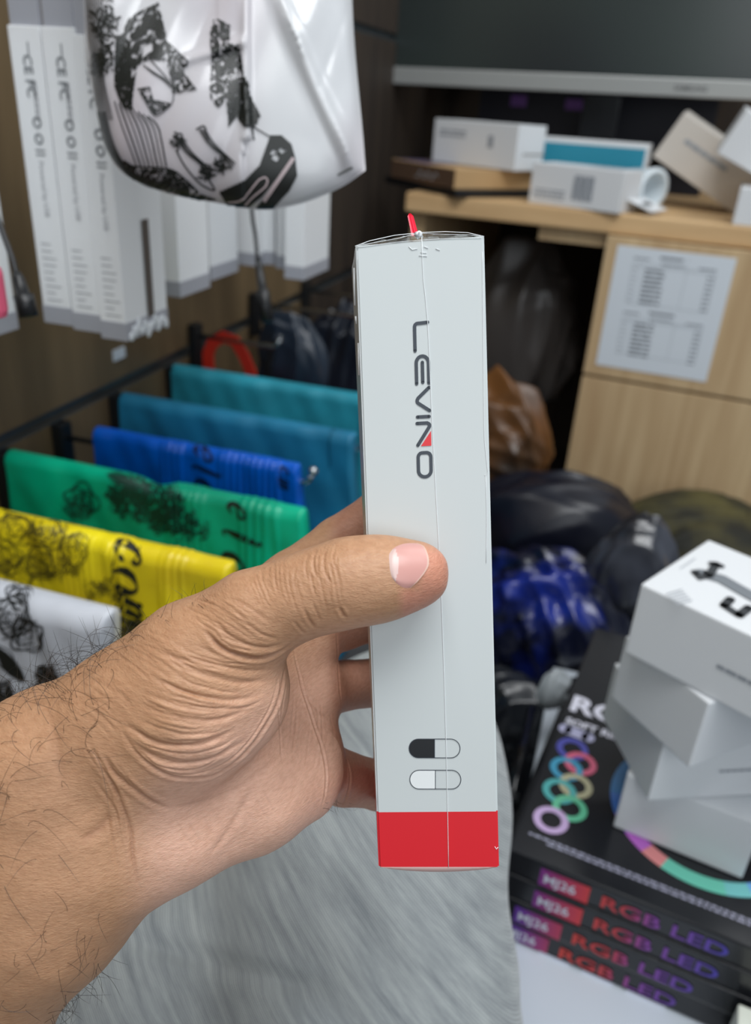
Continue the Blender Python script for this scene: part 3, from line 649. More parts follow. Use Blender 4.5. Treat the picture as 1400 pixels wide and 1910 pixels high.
decal('printed_lettering', tr, it, inkbag, t)
it = rose(30, 985, 36, 11, .9)+rose(85, 990, 34, 12, .9)+rose(135, 1025, 30, 13, .9)+rose(10, 1040, 30, 14, .9)+rose(70, 1050, 30, 15, .8)+leaf(100, 960, 45, 20, 1, .9)+leaf(5, 950, 50, 10, 2, .9)+scrib(60, 1060, 90, 22, 160, 3, 1.1, 16)+scrib(100, 975, 100, 26, 90, 4, 1.0, 16)+scrib(190, 1100, 40, 14, 60, 5, 1.2, 12)+scrib(245, 1180, 26, 28, 150, 6, 2.5, 9)
decal('printed_roses', tr, it, mat('bag_print_soft', lin(74, 68, 22), .45), t)
# green
yg = .548; xe = PL(578, 940, 2, zR)[0]
t, o, Vb, Fb = drape('carrier_bag', 'folded green carrier bag with black lettering between the yellow and the blue bag', yg, zR, -.505, xe, .25, plast('green_film', (0, 186, 144), .32, .1), r=.010, ribs=[(.56, .70, .020, .0018), (.80, .93, .026, .0022)], seed=3, dip=.006)
hook(yg, zR-.006, xe-.014, 'display hook on the wall rail under the folded green bag', ks=.5); tr = treeof(Vb, Fb)
it = letter('e', 424, 933, 36)+letter('l', 414, 978, 46)+letter('c', 414, 1026, 44)+letter('o', 414, 1066, 44)
decal('printed_lettering', tr, it, inkbag, t)
it = scrib(275, 935, 66, 36, 420, 21, 2.4, 11)+scrib(240, 915, 40, 30, 180, 22, 2.4, 9)+scrib(320, 970, 45, 26, 200, 23, 2.2, 10)+rose(150, 935, 32, 24, 1.4)+scrib(150, 940, 30, 26, 70, 25, 1.2, 12)+scrib(355, 990, 40, 20, 90, 26, 1.6, 9)+leaf(200, 885, 50, 20, 2, 1.2, True)
decal('printed_roses', tr, it, mat('bag_print_green', lin(8, 62, 50), .45), t)
# blue
yb_ = .63; xe = PL(563, 868, 2, zR)[0]; xs_ = PL(172, 800, 2, zR)[0]
t, o, Vb, Fb = drape('carrier_bag', 'folded royal blue carrier bag with black lettering behind the green bag', yb_, zR, xs_, xe, .24, plast('blue_film', (0, 98, 212), .3, .12), r=.0095, ribs=[(.34, .47, .030, .0018), (.62, .93, .030, .0018)], seed=4)
hook(yb_, zR-.006, xe+.006, 'display hook with a shiny tip holding the blue bag'); tr = treeof(Vb, Fb)
it = letter('e', 362, 828, 36, shear=.1)+letter('l', 358, 860, 34)+letter('c', 364, 890, 34)+letter('c', 520, 868, 20)+letter('m', 518, 888, 22)
decal('printed_lettering', tr, it, mat('bag_print_blue', lin(6, 22, 66), .4), t)
# two teal bags
yt = .727; xe = PL(668, 808, 2, zR)[0]
t, o, Vb, Fb = drape('carrier_bag', 'folded teal blue carrier bag behind the royal blue bag', yt, zR, -.505, xe+.002, .27, plast('teal_film', (34, 124, 160), .4, .1), r=.012, seed=5); hook(yt, zR-.006, xe+.003, 'display hook on the wall rail under the nearer teal bag')
yt = .845; xe = -.235
t, o, Vb, Fb = drape('carrier_bag', 'folded lighter teal carrier bag, farthest of the folded bags', yt, zR, -.510, xe, .25, plast('light_teal_film', (44, 148, 168), .4, .1), r=.012, seed=6); hook(yt, zR-.006, xe+.001, 'display hook on the wall rail under the farthest teal bag')
# red handled bag and navy bags beyond
yr = .905
t = empty('shopping_bag', (-.44, yr, .45), 'red shopping bag with a loop handle hanging beyond the teal bags', 'bag')
redm = mat('red_strap', lin(200, 44, 26), .5)
Pa, Pt, Pb2 = PL(390, 700, 1, yr), PL(425, 628, 1, yr), PL(468, 695, 1, yr)
bm = bmesh.new(); lp = spline([Pa-dz*.05, Pa, PL(388, 660, 1, yr), PL(400, 634, 1, yr), Pt, PL(448, 650, 1, yr), Pb2, Pb2-dz*.05], .006)
lp = [np.array(q) for q in [Pa-dz*.05, Pa, PL(388, 660, 1, yr), PL(396, 640, 1, yr), PL(415, 628, 1, yr), PL(438, 636, 1, yr), PL(455, 664, 1, yr), Pb2, Pb2-dz*.05]]
lv, lf = [], []
for i, q in enumerate(lp):
    tg = lp[min(i+1, len(lp)-1)]-lp[max(i-1, 0)]; tg = tg/np.linalg.norm(tg); nn_ = np.cross(tg, (0, 1, 0)); nn_ /= np.linalg.norm(nn_)
    lv += [q+nn_*.0075+np.array([0, -.0015, 0]), q-nn_*.0075+np.array([0, -.0015, 0]), q-nn_*.0075+np.array([0, .0015, 0]), q+nn_*.0075+np.array([0, .0015, 0])]
for i in range(len(lp)-1):
    for k in range(4): lf.append((i*4+k, i*4+(k+1) % 4, (i+1)*4+(k+1) % 4, (i+1)*4+k))
link('handle', lv, lf, redm, t, world=True)
bm = bmesh.new(); bx(bm, ((Pa[0]+Pb2[0])/2, yr, Pa[2]-.14), (.14, .02, .2), bev=.008); bmobj('bag_body', bm, redm, t, world=True)
hook(yr, PL(415, 628, 1, yr)[2]+.009, -.40, 'display hook carrying the red handled bag', ks=.5)
nav = mat('navy_film', lin(28, 42, 58), .35, spec=.6)
crumple('navy_bag', 'dark navy bag hanging beyond the red handle', PL(535, 690, 1, 1.08), (.055, .03, .085), nav, 31)
crumple('black_bag', 'near black bag hanging between the navy bag and the slim white box', PL(635, 700, 1, 1.28), (.085, .04, .13), mat('black_film', lin(18, 24, 36), .35), 33)
hook(1.08, PL(535, 690, 1, 1.08)[2]+.105, -.33, 'display hook holding the navy bag'); hook(1.28, PL(635, 700, 1, 1.28)[2]+.15, -.33, 'display hook holding the near black bag')
bm = bmesh.new(); P = PL(222, 660, 0, -.519); bx(bm, (P[0], P[1], P[2]), (.0012, .022, .012)); st = bmobj('price_sticker', bm, pw); tag(st, 'small white price sticker on the wooden wall above the rail', 'sticker')

# hanging cartons with cables
cw = mat('cable_carton', lin(238, 240, 242), .38); cgr = mat('carton_grey_band', lin(166, 168, 176), .45); cpr = mat('carton_marks', lin(128, 132, 136), .5); cpl = mat('carton_small_print', lin(158, 160, 164), .5)
darkslot = mat('slot_shadow', lin(92, 84, 78), .6); shine = mat('clear_wrap', lin(222, 226, 230), .12)
bx_ = -.366
def cable_box(xl, yf, w_, d_, zb_, zt_, label, marks=True, tab=True, slot=False, grp='white cable cartons hanging on the slatwall'):
    t = empty('cable_carton', (xl+w_/2, yf+d_/2, zb_), label, 'box', grp)
    bm = bmesh.new(); bx(bm, (xl+w_/2, yf+d_/2, (zb_+zt_)/2), (w_-.0006, d_, zt_-zb_), bev=.0008); HOST[t.name] = bmobj('carton', bm, cw, t, world=True)
    bm = bmesh.new(); bx(bm, (xl+w_/2, yf+d_/2, zb_+.0065), (w_+.0003, d_+.0006, .014), bev=.0004); bmobj('grey_band', bm, cgr, t, world=True)
    if tab:
        bm = bmesh.new(); bx(bm, (xl+w_/2, yf+.004, zt_+.02), (w_-.003, .004, .04), bev=.0004); bmobj('hang_tab', bm, cgr, t, world=True)
    if marks:
        o = (xl+w_*.5-.003, yf-.0004, zt_-.022); ex, ey = (0, 0, -1), (1, 0, 0)
        text('marks', 'CE FC', (xl+w_*.40, yf-.0005, zt_-.017), ex, ey, .0100, cpr, t, bold=.0002)
        fl_ = []
        for k in range(2): fl_ += [annulus(.0, .0, .0028, .0040, 20)]
        ring2 = [([(q[0]+.038+.0105*k, q[1]+.0045) for q in annulus(0, 0, .0022, .0037, 20, 0, 2*pi)[0]], annulus(0, 0, .0022, .0037, 20)[1]) for k in (0, 1)]
        ring2 += [stroke2d([(.056, .001), (.056, .008)], .0012), stroke2d([(.059, .001), (.059, .008)], .001), stroke2d([(.0135*0-.004, .0045), (-.011, .0045)], .001)]
        flat('marks', ring2, (xl+w_*.42, yf-.0005, zt_-.021), ex, ey, cpr, t)
        text('powered_lettering', 'Powered by USB', (xl+w_*.50, yf-.0005, zt_-.084), ex, ey, .0056, cpl, t)
        flat('small_print', dashes(.013, .038, .0175, .0012, 3)+dashes(.013, .036, .0155, .0012, 4), (xl, yf-.0005, zt_-.02), ex, (1, 0, 0), cpl, t)
        rows = []
        for k in range(7):
            z_ = .150+.009*k if False else 0
        pr = sum([dashes(.006, .006+.012*random.Random(k).uniform(.5, 1), zt_-zb_-.155+.0-.0062*k, .0011, k) for k in range(6)], []) if False else sum([dashes(.004, .004+.014*random.Random(k).uniform(.5, 1), .018+.0052*k, .0009, k, .2) for k in range(9)], [])
        flat('small_print', pr, (xl+.002, yf-.0005, zb_), (1, 0, 0), (0, 0, 1), cpl, t)
    if slot:
        flat('hang_slot', [rect(d_*.50, .012, d_*.66, .085)], (xl+w_+.0004, yf, zb_), (0, 1, 0), (0, 0, 1), darkslot, t)['label'] = 'dark slot in the side'
        bm = bmesh.new()
        for k in range(11):
            bmesh.ops.create_icosphere(bm, subdivisions=2, radius=.0030, matrix=Matrix.Translation((xl+w_+.0005, yf+d_*(.10+.083*k), zb_+.002+.006*((k*7) % 5)/4)) @ Matrix.Rotation(.5*sin(k*2.1), 4, 'X') @ Matrix.Diagonal((.35, 1.1, 1.2+.5*(k % 3), 1)))
        bmobj('wrap_tail', bm, shine, t, smooth=True, world=True)['label'] = 'crumpled clear wrap at the bottom'
    return t
ztp = .982
cable_box(-.4335, .529, .0262, .062, .78, ztp, 'white cable carton, leftmost of the three marked ones by the wall')
cable_box(-.4065, .5285, .0262, .062, .778, ztp, 'white cable carton, middle of the three marked ones')
cable_box(-.3785, .524, .0225, .060, .776, ztp-.004, 'white cable carton half behind the hanging printed bag, with a dark slot', slot=True)
hk = hook(.556, 1.062, -.35, 'display hook holding the three marked cable cartons')
cable_box(-.405, .652, .022, .055, .782, ztp, 'plain white cable carton in the row behind the marked ones', marks=False)
cable_box(-.432, .742, .032, .06, .78, ztp, 'narrow white cable carton with a wide grey foot, behind the printed bag')
cable_box(-.447, .838, .028, .06, .78, ztp, 'white cable carton in the far row, left one', marks=False); cable_box(-.4185, .837, .028, .06, .78, ztp, 'white cable carton in the far row, next to the left one', marks=False)
cable_box(-.374, .842, .018, .06, .78, ztp, 'slim white cable carton in the far row, right of the black cable', marks=False); cable_box(-.352, .815, .022, .075, .776, ztp, 'white cable carton at the right end of the far row', marks=False, slot=False)
cable_box(-.398, .846, .020, .06, .782, ztp, 'white cable carton in the far row, behind the black cable', marks=False)
hook(.86, 1.062, -.33, 'display hook holding the far row of cable cartons'); hook(.69, 1.062, -.36, 'display hook between the two rows of cable cartons')
# near-left partial cartons
cable_box(-.4735, .40, .0262, .115, .776, ztp, 'white cable carton at the left edge, nearest to the viewer', marks=False, tab=False); cable_box(-.5015, .41, .027, .1, .776, ztp, 'white cable carton at the left edge, against the wall', marks=False, tab=False)
hook(.46, 1.062, -.44, 'display hook holding the two cable cartons at the left edge')
# black cables
def cable(label, pts, conn, y0):
    t = empty('charging_cable', tuple(conn[-1]), label, 'cable'); bm = bmesh.new(); tube(bm, spline3(pts), .0017, n=8); bmobj('cord', bm, blackp, t, smooth=True, world=True)
    bm = bmesh.new(); a, b_ = np.array(conn[0]), np.array(conn[1]); tube(bm, [a, a*.85+b_*.15, a*.5+b_*.5, a*.48+b_*.52, b_], [.0022, .0036, .0042, .0062, .0058], n=10); bmobj('connector', bm, blackp, t, smooth=True, world=True); return t
def spline3(P):
    P = [np.array(p_, float) for p_ in P]; P = [2*P[0]-P[1]]+P+[2*P[-1]-P[-2]]; out = []
    for i in range(1, len(P)-2):
        a, b_, c, d = P[i-1:i+3]
        for k in range(8): t_ = k/8; out.append(.5*((2*b_)+(c-a)*t_+(2*a-5*b_+4*c-d)*t_*t_+(3*b_-a-3*c+d)*t_**3))
    return out+[P[-2]]
D1 = .52
cable('black cable with a plug hanging at the left edge, in front of the cartons', [(-.44, .46, 1.051), (-.437, .462, 1.02), W(-60, 150, .5), W(-30, 330, .5), W(2, 425, .5), W(22, 480, .5), W(31, 512, .5)], [W(31, 508, .5), W(54, 590, .505)], 0)
cable('black cable with a rubber plug hanging below the printed bag', [(-.362, .690, 1.051), (-.366, .70, 1.01), W(452, 150, .72), W(462, 300, .72), W(470, 400, .725), W(476, 440, .73), W(480, 486, .73)], [W(480, 480, .73), W(499, 600, .735)], 0)
pink = mat('pink_card', lin(226, 96, 128), .45)
bm = bmesh.new(); P = W(-12, 545, .46); bx(bm, tuple(P), (.012, .012, .03), rz=.3, bev=.005); t = bmobj('pink_tag', bm, pink); tag(t, 'pink tag peeking in at the left edge below the black cable', 'tag')

# ------------------------------------------------------------ printed white bag hanging in front
top0, top1 = (148, -230), (652, -230)
bot = [(158, 110), (176, 190), (198, 275), (232, 325), (310, 360), (400, 378), (482, 391), (545, 384), (600, 366), (645, 344), (681, 318)]
bs = spline(bot, 4); bs = np.array(bs); cum = np.r_[0, np.cumsum(np.linalg.norm(np.diff(bs, axis=0), axis=1))]; cum /= cum[-1]
NU_, NT_ = 130, 110; Pv = []; 
def bagpt(u, t_, side):
    B = np.array([np.interp(u, cum, bs[:, 0]), np.interp(u, cum, bs[:, 1])])
    ut = np.clip((B[0]-158)/523, 0, 1); T = np.array(top0)*(1-ut)+np.array(top1)*ut
    if u < .0: pass
    q = T+(B-T)*t_
    if ut > .985: q = q+np.array([10*sin(t_*7), 0])*(t_)*0
    qx = q[0]-(8*sin(pi*t_)**2)*(ut > .5)*ut
    dep = .468
    bul = (max(0, 1-abs(2*u-1)**3.2)**.6)*(max(0, 1-t_**7)**.6)
    y_ = q[1]
    fold = .0022*abs(sin((q[0]*.9+y_*.35)/38))+.0014*sin((q[0]*.5-y_*.8)/41+1)+.0004*sin(q[0]/13+y_/29)
    g1 = (q[0]-(545+(y_-40)*.42)); ridge = .006*math.exp(-(g1/16)**2)*(q[0] > 460)*min(1, max(0, (y_+60)/100))
    flatp = .25 if (q[0] > 455 and g1 < 0) else 1
    g2 = (y_-95+(q[0]-400)*.3); ridge += .003*math.exp(-(g2/10)**2)*(340 < q[0] < 460)
    g3 = (q[0]-462); ridge += .004*math.exp(-(g3/7)**2)*(y_ < 260)
    d = (.026*bul+(fold*flatp+ridge)*min(1, bul*3))
    return W(qx, q[1], dep-(d if side > 0 else -.6*d))
fv = [bagpt(i/NU_, (j/NT_), 1) for i in range(NU_+1) for j in range(NT_+1)]
bv = [bagpt(i/NU_, (j/NT_), -1) for i in range(NU_+1) for j in range(NT_+1)]
nn2 = NT_+1; nf_ = (NU_+1)*nn2
Fb = [(i*nn2+j, i*nn2+j+1, (i+1)*nn2+j+1, (i+1)*nn2+j) for i in range(NU_) for j in range(NT_)]
Fa = Fb+[tuple(nf_+k for k in f[::-1]) for f in Fb]
Fa += [(j, nf_+j, nf_+j+1, j+1) for j in range(NT_)]+[(NU_*nn2+j+1, nf_+NU_*nn2+j+1, nf_+NU_*nn2+j, NU_*nn2+j) for j in range(NT_)]+[(i*nn2+NT_, nf_+i*nn2+NT_, nf_+(i+1)*nn2+NT_, (i+1)*nn2+NT_) for i in range(NU_)]
cb_t = empty('printed_carrier_bag', tuple(W(420, 388, .468)), 'glossy white carrier bag with black floral line art hanging in front of the cable cartons', 'bag')
wf = mat('bag_film', lin(214, 214, 218), .2, spec=.6); noise_color(wf, lin(194, 184, 190), lin(202, 204, 207), (1, 1, .6), 9, 1, .36, .60); nt, N, L, b = nodes(wf)
b.inputs['Transmission Weight'].default_value = 0; b.inputs['Subsurface Weight'].default_value = .25; b.inputs['Subsurface Scale'].default_value = .02; b.inputs['Subsurface Radius'].default_value = (1, 1, 1)
HOST[cb_t.name] = link('bag_film', fv+bv, Fa, wf, cb_t, smooth=True, world=True)
# handles up to a hook above the frame
for s in (0, 1):
    bm = bmesh.new(); a = bagpt(.12+.0*s, 0, 1) if s == 0 else bagpt(.9, 0, 1); hp = (bagpt(.12, 0, 1)+bagpt(.9, 0, 1))/2+dz*.10
    tube(bm, spline3([a-dz*.004, a+dz*.04+(hp-a)*.15, hp]), .006, n=8); bmobj('handle', bm, wf, cb_t, smooth=True, world=True)
hp = (bagpt(.12, 0, 1)+bagpt(.9, 0, 1))/2+dz*.10
bt = empty('bag_hook', tuple(hp), 'metal hook holding up the printed carrier bag', 'hook'); bm = bmesh.new(); tube(bm, [Vector((-.515, hp[1], hp[2]-.008)), Vector((hp[0]+.01, hp[1], hp[2]-.008)), Vector((hp[0]+.015, hp[1], hp[2]+.004))], .003, n=8); bmobj('rod', bm, hook_m, bt, smooth=True, world=True)
bm = bmesh.new(); bx(bm, (-.513, hp[1], hp[2]-.02), (.012, .018, .06), bev=.002); bmobj('back_plate', bm, blackp, bt, world=True)
trb = treeof(fv, Fb)
k_ = 1/2.545
C_ = lambda *pts: [(150+x*k_, 20+y*k_) for x, y in pts]
it = []
# ribbed skirt panel and outline on the left
for i in range(9): it += sk(C_((30+9*i, -60), (45+9*i, 120), (65+6*i, 300), (85+9*i, 520)), 1.4)
for i in range(8): it += sk(C_((165+22*i, 430+10*i), (205+24*i, 560), (270+20*i, 740)), 2.2+.8*(i % 2))
for i in range(6): it += sk(C_((85+7*i, 480), (125+8*i, 640), (200+6*i, 750), (330, 840-8*i), (500, 860-9*i)), 2.2)
it += sk(C_((100, 500), (150, 650), (230, 730), (420, 750), (500, 800), (560, 860)), 3)
it += sk(C_((60, 60), (100, 130), (110, 220)), 3)+sk(C_((130, 0), (100, 120), (160, 230)), 3)+scrib(150+105*k_, 20+60*k_, 22, 24, 40, 3, 2.2, 16)+scrib(150+90*k_, 20+250*k_, 14, 18, 70, 5, 2, 12)
# floral masses: lace-like blots inside outlines
def inpoly(x, y, P_):
    c = False
    for (x0, y0), (x1, y1) in zip(P_, P_[1:]+P_[:1]):
        if (y0 > y) != (y1 > y) and x < (x1-x0)*(y-y0)/(y1-y0)+x0: c = not c
    return c
def blot(poly, seed, thr=-.15, cell=1.35, sc=3.0):
    g = np.random.default_rng(seed); K = [(g.normal(size=2)/sc*g.uniform(.5, 2.2), g.uniform(0, 6.3)) for _ in range(16)]; out = []
    xs = [p_[0] for p_ in poly]; ys = [p_[1] for p_ in poly]
    for x in np.arange(min(xs), max(xs), cell):
        for y in np.arange(min(ys), max(ys), cell):
            if not inpoly(x, y, poly): continue
            if sum(sin(k[0]*x+k[1]*y+ph+1.4*sin((x-y)/9+k[0]*3)+1.1*sin((x+y)/7+k[1]*5)) for k, ph in K)/3.2 > thr: out.append(([(x, y), (x+cell*1.04, y), (x+cell*1.04, y+cell*1.04), (x, y+cell*1.04)], [(0, 1, 2, 3)]))
    return out
it += blot(C_((170, 170), (230, 30), (370, -40), (410, 130), (400, 240), (330, 230), (270, 260), (250, 400), (250, 470), (200, 460), (160, 350)), 1, -.30)
it += blot(C_((165, 120), (200, 120), (240, 250), (250, 470), (205, 460), (160, 350)), 9, -.9)
it += blot(C_((400, 140), (510, 240), (490, 290), (550, 375), (440, 395), (410, 250)), 2, -.25)
it += blot(C_((270, 370), (330, 360), (345, 420), (430, 440), (410, 465), (350, 495), (300, 420)), 3, -.4)
it += blot(C_((620, 50), (650, 38), (710, 70), (705, 160), (760, 160), (780, 330), (800, 400), (850, 490), (830, 560), (780, 550), (740, 500), (700, 550), (690, 420), (650, 465), (610, 400), (620, 250), (615, 130)), 4, -.5)
it += blot(C_((720, 350), (790, 330), (800, 400), (855, 500), (830, 540), (780, 555), (740, 500), (700, 550), (700, 460)), 5, -1.1)
it += blot(C_((200, 700), (270, 745), (430, 750), (500, 800), (560, 862), (660, 895), (560, 895), (400, 850), (260, 800)), 8, -.7)
it += blot(C_((100, -60), (160, -60), (155, 300), (110, 310), (95, 120)), 6, .35)
it += sk(C_((370, 0), (400, 140), (440, 300), (440, 390)), 3.4)+sk(C_((400, 140), (510, 240), (480, 290), (550, 375), (440, 390)), 1.8, False)
it += sk(C_((280, 370), (350, 495), (410, 465), (440, 430), (430, 350), (330, 230)), 2)
for i in range(4): it += sk(C_((300+20*i, 260+14*i), (350+18*i, 300+10*i), (400+10*i, 330+12*i)), 2.4)
it += sk(C_((800, 520), (825, 615)), 3, False)+sk(C_((800, 540), (850, 570), (900, 600)), 2.4)
# boots
for dx_, dy_ in ((0, 0), (110, -35)):
    for i in range(4): it += sk(C_((455+9*i+dx_, 600+dy_), (500+10*i+dx_, 670+dy_), (570+8*i+dx_, 730+dy_), (610+6*i+dx_, 790-10*i+dy_)), 2.2)
    it += sk(C_((440+dx_, 600+dy_), (480+dx_, 585+dy_), (495+dx_, 650+dy_)), 3)+scrib(150+(600+dx_*.6)*k_, 20+(770+dy_)*k_, 12, 12, 50, 30, 2.4, 9)
it += scrib(150+465*k_, 20+620*k_, 10, 14, 40, 31, 2, 8)+sk(C_((455, 660), (500, 740), (570, 820), (640, 850), (600, 790)), 3)
decal('black_line_art', trb, it, inkbag, cb_t, off=.0007)
def hatch(poly, st, w, ang=0):
    P_ = np.array(poly, float); out = []
    for y in np.arange(P_[:, 1].min(), P_[:, 1].max(), st):
        xs = []
        for a, b_ in zip(P_, np.roll(P_, -1, 0)):
            if (a[1] <= y) != (b_[1] <= y): xs.append(a[0]+(y-a[1])/(b_[1]-a[1])*(b_[0]-a[0]))
        xs.sort()
        for x0, x1 in zip(xs[::2], xs[1::2]):
            n_ = max(1, int((x1-x0)/6)); 
            for q in range(n_): a0, a1 = x0+(x1-x0)*q/n_, x0+(x1-x0)*(q+1)/n_; out.append(([(a0, y), (a1, y), (a1, y+st*1.02), (a0, y+st*1.02)], [(0, 1, 2, 3)]))
    return out
sh1 = C_((900, 590), (950, 585), (1000, 630), (1020, 700), (940, 780), (860, 880), (800, 925), (700, 920), (660, 855), (780, 800), (850, 730))
sh2 = C_((1020, 700), (1028, 780), (990, 850), (910, 935), (830, 935), (880, 870), (950, 800))
it = [h for h in hatch(sh1, 3, 3) if all(math.hypot(h[0][0][0]-x, h[0][0][1]-y) > 5.5 for x, y in C_((905, 668), (945, 660), (918, 698)))]+hatch(sh2, 3, 3)
decal('black_shoe_print', trb, it, inkbag, cb_t, off=.0007)
decal('pale_strap_print', trb, sk(C_((700, 905), (770, 890), (850, 800), (885, 795), (880, 830), (820, 880), (780, 920)), 3.2)+sk(C_((870, 900), (940, 800), (1010, 700)), 7), mat('strap_print', lin(186, 170, 172), .4), cb_t, off=.0011)
decal('slot_mark', trb, [stroke2d(C_((1222, 778), (1285, 745)), 4)], mat('slot_dark', lin(96, 98, 96), .5), cb_t)
# ------------------------------------------------------------ the person: left hand, forearm, thigh
def mm(px, py, z): return np.array([(px-700)*z/F_PX, (955-py)*z/F_PX, z])
def cone_sdf(P, a, b, ra, rb):
    ab = b-a; L = (ab*ab).sum(); t = np.clip(((P-a)@ab)/L, 0, 1)
    return np.linalg.norm(P-a-t[..., None]*ab, axis=-1) - (ra+(rb-ra)*t)
def smin(a, b, k):
    h = np.clip(.5+.5*(b-a)/k, 0, 1); return b*(1-h)+a*h-k*h*(1-h)
HAND = [  # groups of tapered segments (px, py, depth mm, radius mm), blend radius
 # forearm, two bones side by side
 ([(-330,1690,262,27),(-120,1545,250,25),(90,1428,243,22.5),(240,1330,241,18.5)], 6),
 ([(-330,2200,300,33),(-100,1900,268,30),(95,1665,250,24.5),(200,1585,248,20)], 14),
 ([(-330,1940,290,28),(-60,1740,262,27),(110,1545,250,24),(250,1460,250,20)], 14),
 # palm body
 ([(200,1585,248,19),(330,1545,252,15.5),(470,1495,264,14.5),(560,1462,275,13)], 10),
 ([(250,1480,252,19),(420,1430,262,15),(578,1400,280,11.5)], 10),
 ([(240,1420,252,18),(420,1340,268,14),(580,1295,290,11.5)], 10),
 ([(240,1380,252,17),(420,1260,272,14),(575,1190,293,11.5)], 10),
 ([(240,1350,248,17),(400,1200,266,14),(545,1092,288,11.5)], 8),
 # thenar mound
 ([(285,1365,244,22),(365,1300,240,21.5),(425,1240,240,16.5)], 9),
 ([(330,1355,241,18),(440,1300,243,15.5)], 7),
 # thumb
 ([(240,1330,241,18.5),(360,1222,237,15),(472,1150,234,12.4),(568,1109,232,10.9),(650,1086,231.5,11.5),(715,1079,232,10.6),(776,1071,233,9.6)], 7),
]
FINGERS = [
 [(545,1088,288,11.3),(628,1010,300,9.0),(702,962,311,9.2),(770,948,306,8.0),(838,958,298,7.2)],
 [(575,1185,293,11.3),(640,1166,306,9.2),(715,1143,318,9.6),(790,1140,310,8.3),(860,1150,299,7.4)],
 [(580,1290,290,11.3),(640,1279,305,9.2),(712,1272,318,9.6),(790,1268,311,8.2),(862,1278,301,7.4)],
 [(570,1425,280,12.0),(640,1452,296,9.6),(705,1464,309,9.3),(775,1450,308,7.6),(835,1446,303,6.8)],
]
def surface_nets(D, o, h):
    nx, ny, nz = D.shape; S = D < 0
    # cells that straddle
    c = np.zeros((nx-1, ny-1, nz-1), int)
    for dx in (0, 1):
        for dy in (0, 1):
            for dz in (0, 1): c += S[dx:nx-1+dx, dy:ny-1+dy, dz:nz-1+dz]
    act = (c > 0) & (c < 8); idx = -np.ones(act.shape, int); I = np.argwhere(act); idx[act] = np.arange(len(I))
    acc = np.zeros((len(I), 3)); cnt = np.zeros(len(I))
    co = [(a, b, c_) for a in (0, 1) for b in (0, 1) for c_ in (0, 1)]
    for i in range(8):
        for j in range(i+1, 8):
            if sum(abs(np.array(co[i])-co[j])) != 1: continue
            A = I+co[i]; B = I+co[j]; da = D[tuple(A.T)]; db = D[tuple(B.T)]; m = (da < 0) != (db < 0)
            t = np.where(m, da/(da-db+1e-12), 0)[:, None]; acc += np.where(m[:, None], A+(B-A)*t, 0); cnt += m
    V = o+h*acc/cnt[:, None]; Fs = []
    for ax in range(3):
        u, v = (ax+1) % 3, (ax+2) % 3
        sl0 = [slice(None)]*3; sl1 = [slice(None)]*3; sl0[ax] = slice(0, -1); sl1[ax] = slice(1, None)
        a = S[tuple(sl0)]; b = S[tuple(sl1)]; E = np.argwhere(a != b)
        E = E[(E[:, u] > 0) & (E[:, v] > 0) & (E[:, u] < D.shape[u]-1) & (E[:, v] < D.shape[v]-1)]
        fl = a[tuple(E.T)]
        q = []
        for du, dv in ((1, 1), (0, 1), (0, 0), (1, 0)):
            X = E.copy(); X[:, u] -= du; X[:, v] -= dv; q.append(idx[tuple(X.T)])
        q = np.stack(q, 1); q[~fl] = q[~fl][:, ::-1]; Fs.append(q)
    return V, np.concatenate(Fs)

